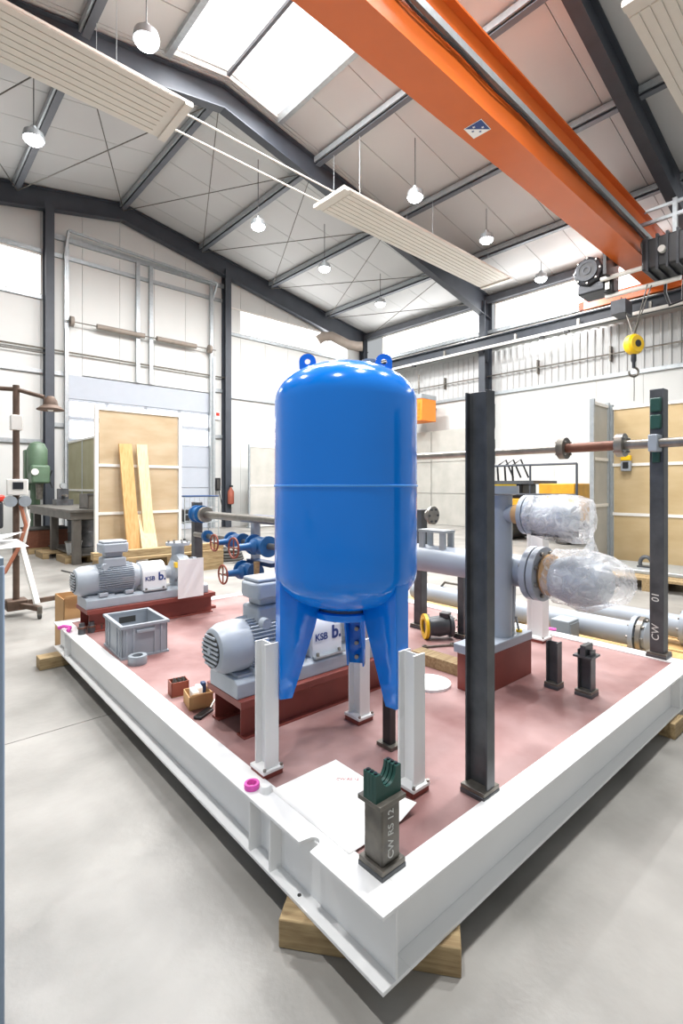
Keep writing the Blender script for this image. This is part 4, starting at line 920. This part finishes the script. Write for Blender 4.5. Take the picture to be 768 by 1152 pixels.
# timber on deck, valve with yellow flange
tag(MB().box(-.05, .05, -.19, .19, 0, .065).build('deck_timber', 'timber', None, loc=(2.3, 1.755, DK), rz=.03, bev=.003), 'short dark timber lying on the red deck behind the tall dark post', 'timber')
vv = thing('check_valve', 'dark cast valve with a yellow flange on the red deck', 'valve', (2.76, 2.1, DK+.082), .35); vv.scale = (1.2, 1.2, 1.2)
MB().lathe([(.05, 0), (.068, 0), (.068, .02), (.05, .025), (.058, .08), (.05, .13), (.062, .135), (.062, .155), (.03, .155)], (-.06, .09, 0), (.55, -.83, 0), 28).build('body', 'black_steel', vv)
MB().ring((-.065, .097, 0), (-.055, .083, 0), .069, .04, 28).build('yellow_flange', 'yellow', vv)
MB().box(-.02, .04, -.03, .02, .05, .075).build('bonnet', 'black_steel', vv)
for k in range(6): a = k*math.pi/3; MB().cyl((.045+.04*math.cos(a)*.83, -.045+.04*math.cos(a)*.55, .04*math.sin(a)), (.05+.04*math.cos(a)*.83, -.055+.04*math.cos(a)*.55, .04*math.sin(a)), .006, n=6).build('bolt', 'bare_steel', vv)
tl = thing('ring_spanner', 'small steel spanner lying beside the yellow flange valve', 'tool', (2.58, 2.0, DK), -.5); MB().box(-.08, .08, -.008, .008, .004, .012).build('shank', 'mill_steel', tl); MB().ring((.1, 0, .002), (.1, 0, .016), .024, .012, 16).build('head', 'mill_steel', tl); MB().ring((-.095, 0, .002), (-.095, 0, .016), .02, .01, 16).build('head', 'mill_steel', tl)
# ---- floor pipes behind the skid
def floor_pipe(x, y0, y1, label, z=.235, fl_=True):
    t = thing('floor_pipe', label, 'pipe', (x, y0, z))
    L = y1-y0
    MB().cyl((0, 0, 0), (0, L, 0), .085, n=32).build('pipe_run', 'pipe_grey', t)
    for yy in (-.02, .025):
        f_ = MB().ring((0, yy-.015, 0), (0, yy+.015, 0), .13, .06, 36).build('flange', 'pipe_grey' if yy > 0 else 'bare_steel', t)
        for k in range(8): a = k*math.pi/4; MB().cyl((.108*math.cos(a), yy-.03, .108*math.sin(a)), (.108*math.cos(a), yy+.03, .108*math.sin(a)), .01, n=6).build('bolt', 'bare_steel', f_)
    if fl_: MB().lathe([(.09, 0), (.1, .0), (.1, .02), (.03, .06)], (0, -.035, 0), (0, -1, 0), 24).build('end_cap', 'pump_grey', t)
    MB().tube([(0, L*.72, .085), (0, L*.74, .13), (0, L*.82, .13), (0, L*.84, .085)], .012, 8).build('lifting_handle', 'mill_steel', t)
    return t
floor_pipe(3.93, 1.28, 3.35, 'long grey flanged pipe lying behind the back white beam')
floor_pipe(4.4, 1.1, 1.9, 'short grey flanged pipe lying behind the long grey pipe')
for i, (x, y0, y1, lb) in enumerate(((3.66, .95, 2.2, 'wooden pallet under the near end of the long grey pipe'), (3.66, 2.4, 3.6, 'wooden pallet under the far end of the long grey pipe'))):
    t = thing('pipe_pallet', lb, 'pallet', (x, y0, 0), 0, 'pallets behind the skid')
    for k in range(6): MB().box(k*.18, k*.18+.15, 0, y1-y0, .08, .103).build('slat', 'plank', t)
    for yy in (0, (y1-y0)/2-.05, y1-y0-.1): MB().box(0, 1.05, yy, yy+.1, 0, .08).build('block', 'timber', t)
t = thing('terminal_cabinet', 'grey metal box standing behind the back beam', 'box', (3.72, 1.72, .103)); MB().box(-.08, .08, -.07, .07, 0, .2).build('body', 'tape_grey', t, bev=.006); MB().box(-.07, .07, -.076, -.07, .02, .18).build('lid', 'tape_grey', t)
tag(MB().tube([(0, 0, .012), (.03, -.05, .014), (.05, -.1, .012)], .01, 6).build('pink_marker', 'pink', None, loc=(3.41, 1.76, SZ1)), 'small pink marker on the back white beam', 'marker')
# ---- valve rack left of the tank
rk = bpost(1.97, 4.2, .88, .075, .07, 'dark post carrying two pipes behind the far pump', .055, True); rk.location.z = SZ1
def valve(loc, label, d=(0, -1, 0), s=1.):
    t = thing('gate_valve', label, 'valve', loc, 0, 'blue gate valves'); D = Vector(d); sd = Vector((-1, 0, 0))
    for k in (-1, 1): MB().ring(D*(k*.085*s)-D*.008, D*(k*.085*s)+D*.008, .065*s, .02, 24).build('flange', 'blue_valve', t)
    MB().lathe([(.04*s, -.08*s), (.055*s, -.03*s), (.055*s, .03*s), (.04*s, .08*s)], (0, 0, 0), D, 20).build('body', 'blue_valve', t)
    MB().lathe([(.045*s, 0), (.045*s, .06*s), (.025*s, .08*s), (.02*s, .16*s)], (0, 0, 0), sd, 18).build('bonnet', 'blue_valve', t)
    MB().cyl(sd*.16*s, sd*.2*s, .008, n=8).build('stem', 'bare_steel', t)
    c = sd*.19*s; w = [c+Vector((0, .06*s*math.cos(a), .06*s*math.sin(a))) for a in [i*math.pi/10 for i in range(21)]]
    hw = MB().tube(w, .007, 6).build('handwheel', 'red_box', t)
    for k in range(4): a = k*math.pi/2; MB().cyl(c, c+Vector((0, .06*s*math.cos(a), .06*s*math.sin(a))), .005, n=6).build('spoke', 'red_box', hw)
    return t
t = thing('upper_pipe', 'grey pipe with a blue fitting running from the dark post towards the tank', 'pipe', (1.93, 4.1, 1.05))
MB().cyl((0, -.12, 0), (0, -1.6, 0), .03, n=20).build('pipe_run', 'bare_steel', t)
MB().lathe([(.03, 0), (.075, 0), (.075, .015), (.06, .02), (.06, .1), (.075, .105), (.075, .12), (.03, .12)], (0, .03, 0), (0, -1, 0), 24).build('blue_fitting', 'blue_valve', t)
MB().ring((0, -.17, 0), (0, -.13, 0), .065, .02, 24).build('flange', 'bare_steel', t)
t = thing('lower_pipe', 'grey pipe leading to the blue valves below the upper pipe', 'pipe', (1.93, 4.1, .87))
MB().cyl((0, .05, 0), (0, -1.4, 0), .022, n=18).build('pipe_run', 'bare_steel', t); MB().ring((0, -.2, 0), (0, -.17, 0), .05, .02, 20).build('flange', 'blue_valve', t)
valve((1.93, 3.42, .87), 'blue gate valve with a red handwheel farther from the tank')
valve((1.93, 3.08, .865), 'blue gate valve with a red handwheel touching the tank edge', s=1.15)
valve((1.93, 3.25, .66), 'lower blue gate valve just above the near pump terminal box', s=1.1)
t = thing('valve_bracket', 'pale grey bracket post between the blue valves', 'bracket', (2.02, 3.3, DK)); MB().box(-.03, .03, -.02, .02, 0, .78).build('upright', 'pipe_grey', t); MB().box(-.04, .04, -.35, .03, .78, .81).build('arm', 'blue_dark', t); MB().box(-.06, .02, -.3, .03, .45, .48).build('arm', 'blue_dark', t)
tag(MB().cyl((0, 0, 0), (.0, 0, .16), .016, .022, n=12).build('wooden_handle', 'timber', None, loc=(1.87, 3.04, .6)), 'wooden hammer handle upright by the lower blue valve', 'handle')
t = thing('drain_pipe', 'dark curved pipe on the floor behind the far pump', 'pipe', (2.5, 4.75, .0)); MB().tube([(-.3, .25, .08), (-.1, .2, .08), (.1, .1, .08), (.3, -.1, .08), (.4, -.3, .08)], .03, 10).build('pipe_run', 'rubber', t); MB().ring((-.32, .255, .08), (-.28, .245, .08), .06, .02, 18).build('flange', 'black_steel', t)
